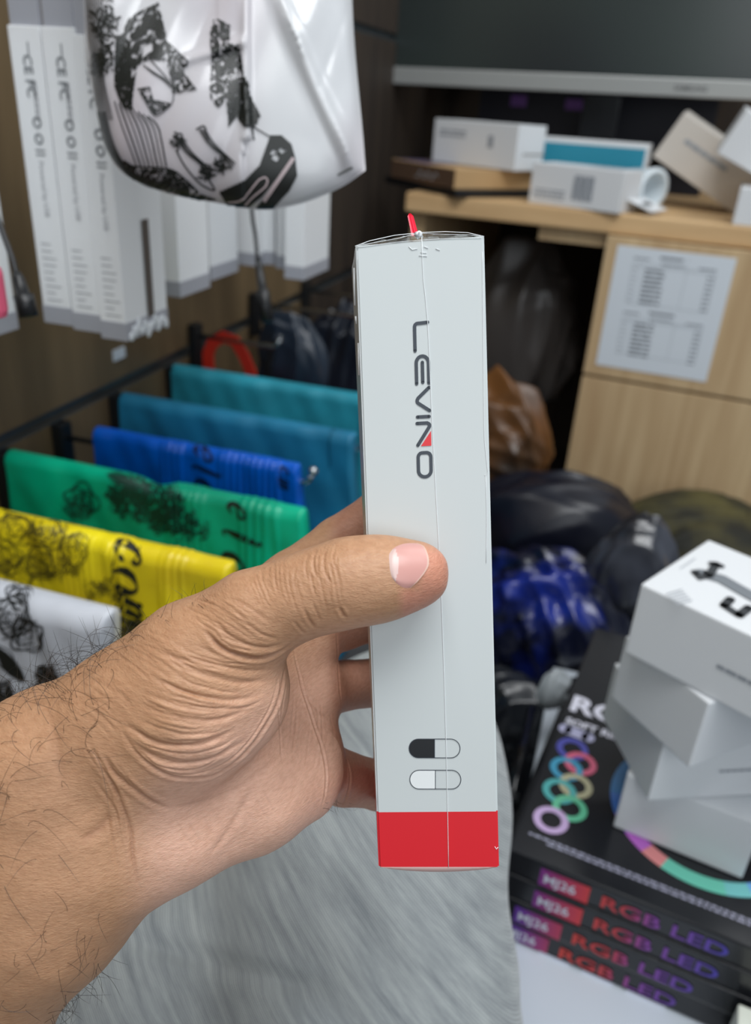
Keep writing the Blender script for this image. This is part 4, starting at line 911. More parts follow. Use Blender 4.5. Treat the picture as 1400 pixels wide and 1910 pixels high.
CREASES = [  # (points in crop space of the hand, width mm, depth mm, crop?)
 ([(590,425),(640,478),(700,503),(760,508),(812,490),(846,465)], 1.3, 1.5),
 ([(620,395),(660,440),(715,468),(770,478),(815,468)], 1.0, .6),
 ([(700,400),(760,440),(810,455)], .9, .4),
 ([(430,470),(500,505),(560,540),(620,563),(700,580),(790,572)], 1.3, .75),
 ([(430,560),(520,600),(600,623),(680,630),(760,612)], 1.2, .65),
 ([(470,500),(560,515),(640,533),(720,545),(800,540)], 1.0, .4),
 ([(400,640),(480,672),(560,690),(640,685),(740,650)], 1.3, .7),
 ([(400,600),(500,640),(600,657),(700,655),(770,625)], 1.0, .4),
 ([(350,690),(400,725),(450,752),(520,762),(600,752),(690,712)], 1.5, .95),
 ([(380,740),(420,780),(480,806),(560,812),(640,790),(720,740)], 1.5, .8),
 ([(345,700),(385,770),(430,815),(480,845),(540,857),(620,850),(700,795),(760,722),(800,650),(822,560),(838,480)], 1.3, .95),
 ([(290,780),(330,840),(390,890),(450,930),(500,950)], 1.5, .9),
 ([(255,750),(305,840),(350,925),(378,1010),(386,1090),(398,1150),(410,1190)], 1.1, .8),
 ([(330,905),(355,960),(365,1020)], .9, .4),
 ([(270,860),(330,940),(350,1010)], 1.0, .3),
 ([(848,470),(862,540),(880,610),(905,690),(930,760),(945,840),(940,910),(925,960)], .7, .8),
 ([(815,540),(806,640),(812,720),(818,830)], .6, .3),
 ([(1003,770),(1016,860),(1002,920),(985,945)], .9, .6),
 ([(740,870),(690,960),(640,1040),(600,1080)], 2.2, .5),
 ([(820,780),(740,850),(660,900),(560,930),(470,945)], 2.5, .35),
 ([(860,560),(900,640),(960,690)], 1.2, .3),
 ([(918,190),(908,225),(914,262),(935,295)], .7, .28),
 ([(948,186),(938,225),(946,270),(975,300)], .7, .28),
 ([(975,180),(965,215),(972,250)], .6, .2),
 ([(893,205),(886,245),(895,290)], .7, .22),
 ([(880,360),(895,395),(915,425)], .9, .5),
 ([(905,345),(918,375),(930,405)], .7, .3),
 ([(985,360),(992,378),(1003,392)], .9, .7),
 ([(850,400),(870,425),(885,440)], .8, .4),
 ([(640,330),(690,345),(740,375),(790,410)], 1.0, .25),
 ([(560,330),(640,370),(700,420),(740,445)], 1.0, .25),
 ([(240,560),(330,600),(400,670)], 1.5, .25),
 ([(230,1040),(280,1010),(330,960)], 3.0, .8),
 ([(130,640),(165,740),(175,830),(190,900)], 3.0, .35),
 ([(976,430),(980,520),(985,600),(990,650)], .8, .5),
]
def to_px(c): return (c[0]/1.5556, 900+c[1]/1.5556)

def build_hand():
    h = 1.15
    allp = [q for g, _ in HAND for q in g]+[q for f in FINGERS for q in f]
    C3 = np.array([mm(*q[:3]) for q in allp]); R3 = np.array([q[3] for q in allp])
    lo = (C3-R3[:, None]).min(0)-4; hi = (C3+R3[:, None]).max(0)+4
    n = np.ceil((hi-lo)/h).astype(int)+1
    X, Y, Z = [lo[i]+h*np.arange(n[i]) for i in range(3)]
    D = np.full(tuple(n), 50.0, np.float32)
    def comb(D, segs, k):
        for a, b in zip(segs, segs[1:]):
            A, B = mm(*a[:3]), mm(*b[:3]); pad = max(a[3], b[3])+k+3
            l = np.minimum(A, B)-pad; u = np.maximum(A, B)+pad
            i0 = np.maximum(((l-lo)/h).astype(int), 0); i1 = np.minimum(((u-lo)/h).astype(int)+2, n)
            sl = tuple(slice(i0[i], i1[i]) for i in range(3))
            P = np.stack(np.meshgrid(X[sl[0]], Y[sl[1]], Z[sl[2]], indexing='ij'), -1)
            d = cone_sdf(P, A, B, a[3], b[3]).astype(np.float32)
            D[sl] = smin(D[sl], d, k)
    for g, k in HAND: comb(D, g, k)
    for f in FINGERS:
        Df = np.full(tuple(n), 50.0, np.float32); comb(Df, f, 2.0)
        # finger joins the palm softly, but fingers stay apart
        P0 = mm(*f[0][:3]); G = np.sqrt((X[:, None, None]-P0[0])**2+(Y[None, :, None]-P0[1])**2+(Z[None, None, :]-P0[2])**2)
        k = np.clip(7-G*.28, 1.2, 6).astype(np.float32); D = smin(D, Df, k)
    # web between thumb and index
    V, Fq = surface_nets(D, lo, h)
    return V, Fq

def relax(V, Fq, it=2, lam=.5):
    n = len(V); E = np.concatenate([Fq[:, [0, 1]], Fq[:, [1, 2]], Fq[:, [2, 3]], Fq[:, [3, 0]]])
    E = np.unique(np.sort(E, 1), axis=0); deg = np.bincount(E.ravel(), minlength=n)[:, None]
    for _ in range(it):
        S = np.zeros_like(V); np.add.at(S, E[:, 0], V[E[:, 1]]); np.add.at(S, E[:, 1], V[E[:, 0]]); V = V+(S/deg-V)*lam
    return V
def subdiv(V, Fq):
    E = np.concatenate([Fq[:, [0, 1]], Fq[:, [1, 2]], Fq[:, [2, 3]], Fq[:, [3, 0]]]); Es = np.sort(E, 1)
    U, inv = np.unique(Es, axis=0, return_inverse=True); inv = inv.reshape(-1); n = len(V); m = len(Fq)
    em = V[U].mean(1); fc = V[Fq].mean(1); e = inv.reshape(4, m).T+n; f = np.arange(m)+n+len(U)
    NV = np.concatenate([V, em, fc])
    q = [np.stack([Fq[:, i], e[:, i], f, e[:, i-1]], 1) for i in range(4)]
    return NV, np.concatenate(q)
def vnormals(V, Fq):
    a = V[Fq[:, 2]]-V[Fq[:, 0]]; b = V[Fq[:, 3]]-V[Fq[:, 1]]; fn = np.cross(a, b); N = np.zeros_like(V)
    for i in range(4): np.add.at(N, Fq[:, i], fn)
    return N/(np.linalg.norm(N, axis=1, keepdims=True)+1e-12)
def bvh_of(V, Fq): return BVHTree.FromPolygons([tuple(v) for v in V.tolist()], [tuple(f) for f in Fq.tolist()])

V, Fq = build_hand(); V = relax(V, Fq, 3); V, Fq = subdiv(V, Fq); V = relax(V, Fq, 3)
tree0 = bvh_of(V, Fq)
def hit_mm(tree, px, py):
    d = Vector(((px-700)/F_PX, (955-py)/F_PX, 1)).normalized()
    r = tree.ray_cast(Vector((0, 0, 0)), d, 900); return (np.array(r[0]), np.array(r[1])) if r[0] else (None, None)
V, Fq = subdiv(V, Fq); V = relax(V, Fq, 1)
print('hand verts', len(V))
N0 = vnormals(V, Fq); disp = np.zeros(len(V)); cre = np.zeros(len(V))
def resamp(pts, n=24):
    p_ = np.array(spline(pts, 4)); c = np.r_[0, np.cumsum(np.linalg.norm(np.diff(p_, axis=0), axis=1))]; c /= c[-1]
    t = np.linspace(0, 1, n); return np.stack([np.interp(t, c, p_[:, 0]), np.interp(t, c, p_[:, 1])], 1)
FINE = []
g_ = random.Random(5)
def family(A, B, n, w0=.42, d0=.16, jit=6):
    A, B = resamp(A), resamp(B)
    for k in range(n):
        f = (k+.5+g_.uniform(-.3, .3))/n; p_ = A*(1-f)+B*f; ph = g_.uniform(0, 6); i0 = g_.randint(0, 8); i1 = g_.randint(15, 23)
        p_ = p_+np.stack([np.zeros(24), jit*np.sin(np.arange(24)/3.1+ph)*.5+jit*.3*np.sin(np.arange(24)/1.2+ph*2)], 1)
        FINE.append(([tuple(q) for q in p_[i0:i1+1:3]], w0*g_.uniform(.8, 1.3), d0*g_.uniform(.6, 1.4)))
c_ = [q[0] for q in CREASES]
for i, j, n in ((0, 1, 3), (0, 5, 4), (5, 3, 3), (3, 7, 4), (7, 4, 3), (7, 6, 3), (6, 8, 4), (8, 9, 3), (9, 10, 3)): family(c_[i], c_[j], n)
family([(300, 380), (420, 420), (540, 470), (620, 540)], [(260, 470), (360, 520), (450, 600), (520, 680)], 9, .5, .09)
family([(240, 520), (330, 560), (420, 640)], [(170, 640), (260, 690), (340, 770)], 8, .5, .08)
family([(560, 300), (650, 330), (760, 390), (820, 440)], [(480, 360), (560, 400), (640, 450), (720, 490)], 9, .45, .12)
family([(700, 240), (720, 300), (760, 370)], [(880, 200), (870, 290), (900, 400)], 12, .45, .09)
family([(900, 190), (895, 240), (905, 300), (925, 380)], [(990, 180), (985, 240), (1000, 310), (1010, 390)], 9, .42, .13)
family([(240, 760), (300, 860), (340, 950)], [(330, 800), (400, 890), (470, 960)], 8, .5, .16)
family([(350, 900), (370, 1000), (390, 1120)], [(300, 940), (320, 1040), (350, 1160)], 4, .45, .10)
family([(820, 560), (800, 680), (790, 800)], [(960, 640), (980, 760), (960, 900)], 7, .5, .09)
family([(480, 960), (520, 1030), (560, 1090)], [(760, 860), (800, 930), (840, 1000)], 8, .7, .08)
for pts, wd_, dp in [(q, w_*.72, d_*.50) for q, w_, d_ in CREASES]+FINE:
    pl = [to_px(p) for p in spline(pts, 5)]; Q = []
    for p in pl:
        q, _ = hit_mm(tree0, *p)
        if q is not None: Q.append(q)
    if len(Q) < 2: continue
    Q = np.array(Q); keep = [0]
    lo_, hi_ = Q.min(0)-5*wd_, Q.max(0)+5*wd_
    ids = np.where(((V > lo_) & (V < hi_)).all(1))[0]; best = np.full(len(ids), 1e9); bt = np.zeros(len(ids))
    for i in range(len(Q)-1):
        A, B = Q[i], Q[i+1]; ab = B-A
        if np.linalg.norm(ab) > 6: continue
        t = np.clip(((V[ids]-A)@ab)/(ab@ab+1e-9), 0, 1); d = np.linalg.norm(V[ids]-A-t[:, None]*ab, axis=1)
        m = d < best; best[m] = d[m]; bt[m] = (i+t[m])/(len(Q)-1)
    fade = np.clip(np.minimum(bt, 1-bt)*5, 0.05, 1)
    g = np.exp(-(best/(wd_*.6))**2)*1.0 - .45*np.exp(-((best-1.7*wd_)/(wd_*.8))**2)
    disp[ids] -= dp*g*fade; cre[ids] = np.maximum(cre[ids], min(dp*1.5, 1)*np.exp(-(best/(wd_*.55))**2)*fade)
# low lumps so that the skin is not mathematically smooth
def lumps(P, s, seed):
    r = np.random.default_rng(seed); o = np.zeros(len(P))
    for _ in range(6):
        k = r.normal(size=3)/s; o += np.sin(P@k+r.uniform(0, 6.28))
    return o/6
disp += .35*lumps(V, 7, 3)+.12*lumps(V, 2.2, 5)
V = V+N0*disp[:, None]
# skin tone with shade painted into creases and inner fingers: tan back and forearm, pinker palm and finger pads
px_ = 700+F_PX*V[:, 0]/V[:, 2]; py_ = 955-F_PX*V[:, 1]/V[:, 2]
def sm(x, a, b): t = np.clip((x-a)/(b-a), 0, 1); return t*t*(3-2*t)
tan = np.array([.535, .295, .165]); palm = np.array([.80, .48, .35]); pad = np.array([.66, .29, .20]); crease_shade = np.array([.26, .105, .06])
side = (px_-250)*.62+(py_-1330)*.78          # from the radial edge towards the little finger edge
wp = sm(side, 40, 190)*sm(px_, 200, 330)*(1-sm(-(px_*0+py_), -1190, -1130))
front = np.clip(-vnormals(V, Fq)[:, 2]*1.2+.5, 0, 1)
wp = np.clip(wp, 0, 1)*front
col = tan+(palm-tan)*wp[:, None]
wt = sm(px_, 745, 800)*sm(py_, 1000, 1040); wt = np.maximum(wt, sm(px_, 735, 760)*sm(py_, 1085, 1110)*(py_ < 1160))*(V[:, 2] < 262)
col = col+(pad-col)*(wt*.85)[:, None]
wf = sm(px_, 600, 640)*(V[:, 2] > 275); col = col+(np.array([.50, .23, .15])-col)*(wf*.8)[:, None]  # inner fingers toned redder and darker, their shade put into the colour
mott = .5+.5*lumps(V, 4, 11); col = col*(0.93+.14*mott)[:, None]
col = col*(1-.0*cre[:, None])+0; col = col+(crease_shade-col)*(cre*.5)[:, None]  # creases painted darker, standing in for shade in the folds
VW = c2w(V)
person = empty('person', tuple(W(150, 1600, .27)), 'person in grey heathered trousers holding up a slim white box in the left hand', 'person')
skin = mat('skin', (.5, .28, .17), .46, spec=.42)
nt, N, L, b = nodes(skin)
b.inputs['Subsurface Weight'].default_value = .12; b.inputs['Subsurface Radius'].default_value = (1, .35, .2); b.inputs['Subsurface Scale'].default_value = .0025
at = N.new('ShaderNodeVertexColor'); at.layer_name = 'skin_tone'
tc = N.new('ShaderNodeTexCoord'); n1 = N.new('ShaderNodeTexNoise'); n1.inputs['Scale'].default_value = 420; n1.inputs['Detail'].default_value = 4
mp = N.new('ShaderNodeMapping'); mp.inputs['Rotation'].default_value = (0.3, 0.6, 0.5); mp.inputs['Scale'].default_value = (1, 1, 3.2)
L.new(tc.outputs['Object'], mp.inputs[0]); L.new(mp.outputs[0], n1.inputs['Vector'])
v1 = N.new('ShaderNodeTexVoronoi'); v1.feature = 'DISTANCE_TO_EDGE'; v1.inputs['Scale'].default_value = 700; L.new(mp.outputs[0], v1.inputs['Vector'])
mx = N.new('ShaderNodeMix'); mx.data_type = 'RGBA'; mx.blend_type = 'MULTIPLY'; mx.inputs[0].default_value = .35
cr = N.new('ShaderNodeValToRGB'); cr.color_ramp.elements[0].position = .3; cr.color_ramp.elements[0].color = (.62, .5, .42, 1); cr.color_ramp.elements[1].position = .62
L.new(n1.outputs['Fac'], cr.inputs[0]); L.new(at.outputs[0], mx.inputs[6]); L.new(cr.outputs[0], mx.inputs[7]); L.new(mx.outputs[2], b.inputs['Base Color'])
ad = N.new('ShaderNodeMath'); ad.operation = 'MULTIPLY_ADD'; ad.inputs[1].default_value = .8; L.new(v1.outputs['Distance'], ad.inputs[0]); L.new(n1.outputs['Fac'], ad.inputs[2])
bp = N.new('ShaderNodeBump'); bp.inputs['Strength'].default_value = .55; bp.inputs['Distance'].default_value = .00035
L.new(ad.outputs[0], bp.inputs['Height']); L.new(bp.outputs[0], b.inputs['Normal'])
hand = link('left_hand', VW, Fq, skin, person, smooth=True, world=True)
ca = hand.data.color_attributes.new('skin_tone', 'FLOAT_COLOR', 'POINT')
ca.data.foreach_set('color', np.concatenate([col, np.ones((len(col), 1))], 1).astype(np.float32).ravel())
HOST[person.name] = hand; NV1 = vnormals(V, Fq)

# thumbnail: a curved plate with a pale half moon and a white free edge
def cr_eval(pts, t):
    s = spline(pts, 2); f = t*(len(s)-1); i = int(min(f, len(s)-2)); return s[i]+(s[i+1]-s[i])*(f-i)
base_e = [(732, 1022), (723, 1036), (722, 1055), (726, 1072), (735, 1086)]
free_e = [(776, 1011), (790, 1022), (798, 1046), (792, 1066), (762, 1100)]
nv = []; NU, NVV = 26, 22
smt = V
for i in range(NU+1):
    for j in range(NVV+1):
        u, v = i/NU, j/NVV; a = cr_eval(base_e, v); c = cr_eval(free_e, v)
        side_bulge = 0
        p = a+(c-a)*u; p = p+np.array([0, 1])*(-5*sin(pi*u)*(1-v)+8*sin(pi*u)*v)
        q, nn = hit_mm(tree0, p[0], p[1])
        edge = min(1, min(v, 1-v)*6)*min(1, u*7); lift = -.25+.75*edge+(.06 if i == NU else 0)
        nv.append(q+nn*lift)
nf = [(i*(NVV+1)+j, i*(NVV+1)+j+1, (i+1)*(NVV+1)+j+1, (i+1)*(NVV+1)+j) for i in range(NU) for j in range(NVV)]
nm = mat('fingernail', (.66, .34, .30), .28, spec=.5); nmw = mat('fingernail_moon', (.74, .54, .50), .3); nme = mat('fingernail_edge', (.66, .44, .36), .4)
mi = []
for i in range(NU):
    for j in range(NVV):
        v = (j+.5)/NVV; u = (i+.5)/NU
        mi.append(2 if i >= NU-1 else (1 if (u < .27*math.sqrt(max(0, 1-((v-.5)/.46)**2))) else 0))
nail = host(link('thumbnail', c2w(np.array(nv)), nf, None, smooth=True, mats=[nm, nmw, nme], midx=mi), person)
nail['label'] = 'pink thumbnail with a pale half moon'

# arm hair: fine dark tapering strands
hm = mat('arm_hair', (.02, .014, .01), .5); bm = bmesh.new()
NW = NV1@np.stack([RR, UU, FD])
pxv, pyv = px_, py_
def strands(n, cond, lmin, lmax, lay):
    ids = np.where(cond)[0]
    for i in rng.choice(ids, n):
        p = Vector(VW[i]-NW[i]*.0003); nrm = Vector(NW[i])
        d = (nrm*lay+Vector(RR)*rng.normal(-.2, .5)+Vector(UU)*rng.normal(.35, .5)); d.normalize(); Ln = rng.uniform(lmin, lmax)
        bend = Vector(rng.normal(size=3))*1.3+Vector(RR)*.4; pts = [p]; ns = 9
        for k in range(ns):
            d = (d+bend*.22-nrm*.06*0).normalized(); q = pts[-1]+d*Ln/ns; pts.append(q)
        tube(bm, pts, [.000055]*6+[.00005, .00004, .00003, .000015], n=3, caps=False)
up_edge = lambda d0, d1: ((pyv-(1330-.55*pxv)) > d0) & ((pyv-(1330-.55*pxv)) < d1)
fr = V[:, 2] < 262
strands(130, up_edge(-25, 30) & (pxv > 0) & (pxv < 240) & (NV1[:, 2] < .5), .009, .020, .8)
strands(60, up_edge(-25, 25) & (pxv > 240) & (pxv < 400) & (NV1[:, 2] < .5), .004, .009, .8)
strands(75, up_edge(20, 170) & (pxv > -20) & (pxv < 200) & fr, .010, .024, .22)
strands(26, up_edge(150, 330) & (pxv > -20) & (pxv < 120) & fr, .010, .02, .2)
lowe = np.abs((pyv-1880)+(pxv-40)*1.0)
strands(130, (pxv > -30) & (pxv < 190) & (pyv > 1690) & (pyv < 1930) & (lowe < 110) & (V[:, 2] < 285), .006, .013, .6)
strands(30, (pxv > 600) & (pxv < 660) & (pyv > 1490) & (pyv < 1530), .003, .006, .5)
hair = host(bmobj('arm_hair', bm, hm), person); hair['kind'] = 'stuff'; hair['label'] = 'fine dark hair on the forearm'
# ------------------------------------------------------------ the slim product box in the hand
pc = lambda px, py, z: W(px, py, z/1000)
FT, FB = 234.0, 250.0
fTL, fTR, fBR, fBL = pc(663, 459, FT), pc(903, 441, FT), pc(931, 1617, FB), pc(706, 1617, FB)
DEP = 47
bTL, bTR, bBR, bBL = pc(656, 503, FT+DEP), pc(856, 490, FT+DEP), pc(880, 1489, FB+DEP), pc(699.5, 1489, FB+DEP)
def boxmap(u, v, off=0.0):             # u across, v down the front face, off = metres towards the viewer
    p = (fTL*(1-u)+fTR*u)*(1-v)+(fBL*(1-u)+fBR*u)*v
    n = np.cross(fTR-fTL, fBL-fTL); n = n/np.linalg.norm(n); n = n if n@FD < 0 else -n
    return p+n*off
prod = empty('product_box', tuple(fBL), 'slim white glossy carton with dark vertical lettering and red bottom band, held in the hand', 'box')
card = mat('carton_white', lin(206, 212, 212), .32, spec=.4)
cred = mat('carton_red', lin(222, 30, 42), .35)
cwht = mat('carton_edge', lin(224, 224, 218), .4)
def slab(vA, vB, name, m):
    def row(v): return [fTL*(1-v)+fBL*v, fTR*(1-v)+fBR*v, bTR*(1-v)+bBR*v, bTL*(1-v)+bBL*v]
    bm = bmesh.new(); vs = [bm.verts.new(p) for p in row(vA)+row(vB)]
    for f in ((0, 1, 5, 4), (1, 2, 6, 5), (2, 3, 7, 6), (3, 0, 4, 7), (3, 2, 1, 0), (4, 5, 6, 7)): bm.faces.new([vs[i] for i in f])
    bmesh.ops.recalc_face_normals(bm, faces=bm.faces)
    es = [e for e in bm.edges if (e.verts[0].index, e.verts[1].index) or True]
    vert_e = [e for e in bm.edges if abs((e.verts[0].co-e.verts[1].co).length) > .6*np.linalg.norm(row(vA)[0]-row(vB)[0]) and {vs.index(e.verts[0])//4, vs.index(e.verts[1])//4} == {0, 1}]
    bmesh.ops.bevel(bm, geom=vert_e, offset=.0006, segments=2, affect='EDGES')
    return bmobj(name, bm, m, prod, world=True)
vr = (1508-450)/1167
vr = .9065
carton = slab(0, vr, 'carton', card); band = slab(vr, 1.0, 'red_band', cred); band['label'] = 'red bottom band'; HOST[prod.name] = carton
# bottom tuck flap, slightly bulging
fl = []
for i in range(13):
    u = i/12; p = boxmap(.01+.98*u, 1.0); q = (bBL*(1-u)+bBR*u)
    dn = (fBL-fTL)/np.linalg.norm(fBL-fTL)*(.0016*math.sin(pi*u)**.7)
    fl += [p, p+dn-0*(q-p), (p+q)/2+dn*1.4, q]
ff = [(i*4+k, i*4+k+1, i*4+k+5, i*4+k+4) for i in range(12) for k in range(3)]
o = link('bottom_flap', fl, ff, mat('flap_pink', lin(226, 190, 184), .4), prod, smooth=True, world=True)

def on_front(px, py):                  # pixel -> (u,v) on the front face
    d = ray(px, py); n = np.cross(fTR-fTL, fBL-fTL); t = ((fTL-CC)@n)/(d@n); P = CC+d*t
    u, v = .5, .5
    for _ in range(12):
        e = boxmap(u, v)-P; a = boxmap(u+1e-4, v)-boxmap(u, v); bb = boxmap(u, v+1e-4)-boxmap(u, v)
        s, *_r = np.linalg.lstsq(np.stack([a, bb], 1)/1e-4, -e, rcond=None); u += s[0]; v += s[1]
    return u, v
WBX = np.linalg.norm(fTR-fTL); HBX = np.linalg.norm(fBL-fTL)
ink = mat('ink_charcoal', lin(52, 60, 70), .4); inkr = mat('ink_red', lin(226, 44, 52), .4); inkw = mat('ink_white', lin(236, 240, 240), .35); inkb = mat('ink_black', lin(20, 22, 26), .35)
# lettering drawn in a word frame: x along the word (down the box), y up = towards the right of the photo
def word(name, items, m, map2):
    VV, FF = [], []
    for v_, f_ in items:
        s = len(VV); VV += [map2(q) for q in v_]; FF += [tuple(i+s for i in f) for f in f_]
    return host(link(name, VV, FF, m), prod)
O_ = on_front(770, 601); X_ = on_front(807, 893)
u0, v0 = on_front(770, 601); u1, v1 = on_front(777, 893); u2, v2 = on_front(798, 601)
def lm(q):                              # x 0..292 px-units down, y 0..28 px-units to the right
    x, y = q; t = x/292; return boxmap(u0+(u1-u0)*t+(u2-u0)*y/28, v0+(v1-v0)*t, .00022)
sw = 6.4
Lt = [stroke2d([(2, 27), (2.8, 12)]+arc(9, 8.7, 6.2, 6.2, 180, 270, 6)+[(53, 2.5)], sw)]
Lt += [stroke2d([(114, 4), (80, 4)]+arc(76, 15.5, 12.5, 11.5, 270, 90, 14)+[(114, 27)], sw), stroke2d([(75, 15.5), (112, 15.5)], sw)]
Lt += [stroke2d([(122, 27), (141, 6)]+arc(146, 8.5, 5.2, 4.5, 215, 325, 6)+[(165, 27)], sw)]
Lt += [stroke2d([(176, 4), (176, 26)], sw)]
Lt += [stroke2d([(188, 3), (188, 22)]+arc(193, 22, 4.5, 4.5, 175, 50, 5)+[(229, 3.5)], sw)]
Oc = arc(252, 11.5, 8.5, 8, 180, 270, 6)+arc(277, 15.5, 12, 12, 270, 450, 14)+arc(252, 19.5, 8.5, 8, 90, 180, 6)
Lt += [stroke2d(Oc, sw, closed=True)]
word('lettering', Lt, ink, lm)
word('lettering_accent', [([(231, 9), (231, 29), (203, 29)], [(0, 1, 2)])], inkr, lm)['label'] = 'small red triangle of the lettering'
def pill(cx, cy, w, h, fill, nm):
    A = on_front(cx, cy); B = on_front(cx+10, cy); Cq = on_front(cx, cy+10)
    def pm(q, off=.0002): x, y = q; return boxmap(A[0]+(B[0]-A[0])*x/10+(Cq[0]-A[0])*y/10, A[1]+(B[1]-A[1])*x/10+(Cq[1]-A[1])*y/10, off)
    r = h/2; out = arc(-w/2+r, 0, r, r, 90, 270, 16)+arc(w/2-r, 0, r, r, -90, 90, 16)
    left = arc(-w/2+r, 0, r-.6, r-.6, 90, 270, 16)+[(0, -r+.6), (0, r-.6)]
    VV, FF = [pm(q, .00015) for q in left], [tuple(range(len(left)))]
    host(link(nm, VV, FF, fill), prod)
    a = stroke2d(out, 1.3, closed=True); c = stroke2d([(0, -r), (0, r)], 1.3, cap=False); vv = []; f2 = []
    for v_, f_ in (a, c): s = len(vv); vv += [pm(q) for q in v_]; f2 += [tuple(i+s for i in f) for f in f_]
    host(link('capsule_outline', vv, f2, ink), prod)
pill(810, 1395.5, 95, 35, inkb, 'capsule_fill'); pill(811.5, 1453.5, 95, 35, inkw, 'capsule_fill')
# clear shrink film: seam ridge, gathered knot, corner folds, pale modelled glints, red tear strip
film = mat('shrink_film', (1, 1, 1), .05, spec=.5, Transmission_Weight=1.0, IOR=1.2)
nt, N, L, b = nodes(film); b.inputs['Alpha'].default_value = .45
ridge = mat('film_ridge_glint', (.92, .95, .97), .15, spec=.8)
bm = bmesh.new(); seam = [(786, 440), (789, 520), (797, 600), (806, 800), (814, 950), (822, 1105), (829, 1300), (834, 1500), (836, 1617)]
tube(bm, [boxmap(*on_front(*p), .0002) for p in spline(seam, 30)], .00009, n=6)
for pl_ in ([(899, 470), (901, 700), (903, 820), (909, 880), (903, 886)], [(905, 886), (907, 960), (906, 1050)], [(666, 468), (673, 700), (688, 1100), (703, 1500)],
            [(664, 462), (740, 452), (820, 446), (897, 444)]):
    tube(bm, [boxmap(*on_front(*p), .00015) for p in spline(pl_, 25)], .00007, n=5)
for pl_ in ([(762, 460), (768, 466), (778, 464)], [(784, 471), (795, 472)], [(781, 477), (796, 478)], [(812, 464), (820, 467)], [(790, 460), (798, 463)],
            [(922, 1578), (925, 1583), (928, 1579)]):
    tube(bm, [boxmap(*on_front(*p), .00015) for p in pl_], .00011, n=5)
tube(bm, [W(px, py, d/1000) for px, py, d in ((662, 459, 235), (690, 449, 240), (735, 439, 243), (781, 434, 240), (830, 432, 243), (872, 434, 240), (902, 441, 235))], .00010, n=5)
tube(bm, [W(px, py, d/1000) for px, py, d in ((781, 434, 240), (745, 444, 238), (700, 452, 236), (664, 459, 234))], .00007, n=5)
tube(bm, [W(px, py, d/1000) for px, py, d in ((781, 435, 240), (830, 437, 238), (875, 438, 236), (902, 442, 234))], .00007, n=5)
for px, py0, py1 in ((660, 500, 570), (663, 590, 604), (668, 640, 700)):
    tube(bm, [W(px, py0, .240), W(px+.5, (py0+py1)/2, .240), W(px+1.5, py1, .2405)], .00028, n=5)  # pale slivers added as glints along the left film edge
# knot
r = bmesh.ops.create_icosphere(bm, subdivisions=2, radius=.0011); k = Vector(boxmap(*on_front(781, 436), -.0005))
bmesh.ops.translate(bm, vec=k, verts=r['verts'])
for v in r['verts']: v.co += Vector(rng.normal(size=3))*.0003
fm = bmobj('film_seam_glints', bm, ridge, prod, smooth=True, world=True); fm['label'] = 'clear film seam and folds with pale modelled glints'
# film tent over the top
g = []; NX, NY = 24, 8
tn = (fTL-fBL)/np.linalg.norm(fTL-fBL)
for j in range(NY+1):
    for i in range(NX+1):
        u, w_ = i/NX, j/NY; p = (fTL*(1-u)+fTR*u)*(1-w_)+(bTL*(1-u)+bTR*u)*w_
        hgt = .0042*math.sin(pi*min(1, u/.96))**.8*math.sin(pi*min(1, .08+.92*w_))**.6 if 0 < u < .97 else 0
        g.append(p+tn*(hgt*(1-.35*abs(u-.5)*2)+.0001+.0003*math.sin(u*40+w_*9)))
gf = [(j*(NX+1)+i, j*(NX+1)+i+1, (j+1)*(NX+1)+i+1, (j+1)*(NX+1)+i) for j in range(NY) for i in range(NX)]
link('film_top', g, gf, film, prod, smooth=True, world=True)['label'] = 'clear film bulging over the top'
# clear film standing off the right edge
bm = bmesh.new()
k0 = boxmap(*on_front(775, 442), -.012)
tip = W(764, 398, .256); base = W(774, 440, .250); sd = RR*.0011; 
pp = [base-sd*1.0, base+sd*1.0, tip+sd*.75, tip-sd*.55]
def strip(name, A, B, w0, w1, th, m, parent):
    A, B = np.array(A), np.array(B); bm = bmesh.new(); n_ = 8; rings = []
    for i in range(n_+1):
        t = i/n_; c = A*(1-t)+B*t; w_ = (w0*(1-t)+w1*t)*(1 if t < .9 else math.sqrt(max(.05, 1-((t-.9)/.1)**2)))
        rings.append([bm.verts.new(c+RR*sx*w_+FD*sz*th) for sx, sz in ((-1, -.4), (-.35, .6), (0, -.6), (.35, .6), (1, -.4), (1, .6), (-1, .6))][:7])
    for a, c in zip(rings, rings[1:]):
        for q in range(7): bm.faces.new((a[q], a[(q+1) % 7], c[(q+1) % 7], c[q]))
    bm.faces.new(rings[-1]); bm.faces.new(rings[0][::-1])
    return bmobj(name, bm, m, parent, world=True)
strip('tear_strip', base, tip, .0011, .0009, .0004, mat('tear_red', lin(250, 50, 80), .35, Transmission_Weight=.15), prod)['label'] = 'red tear strip sticking up behind the top edge'
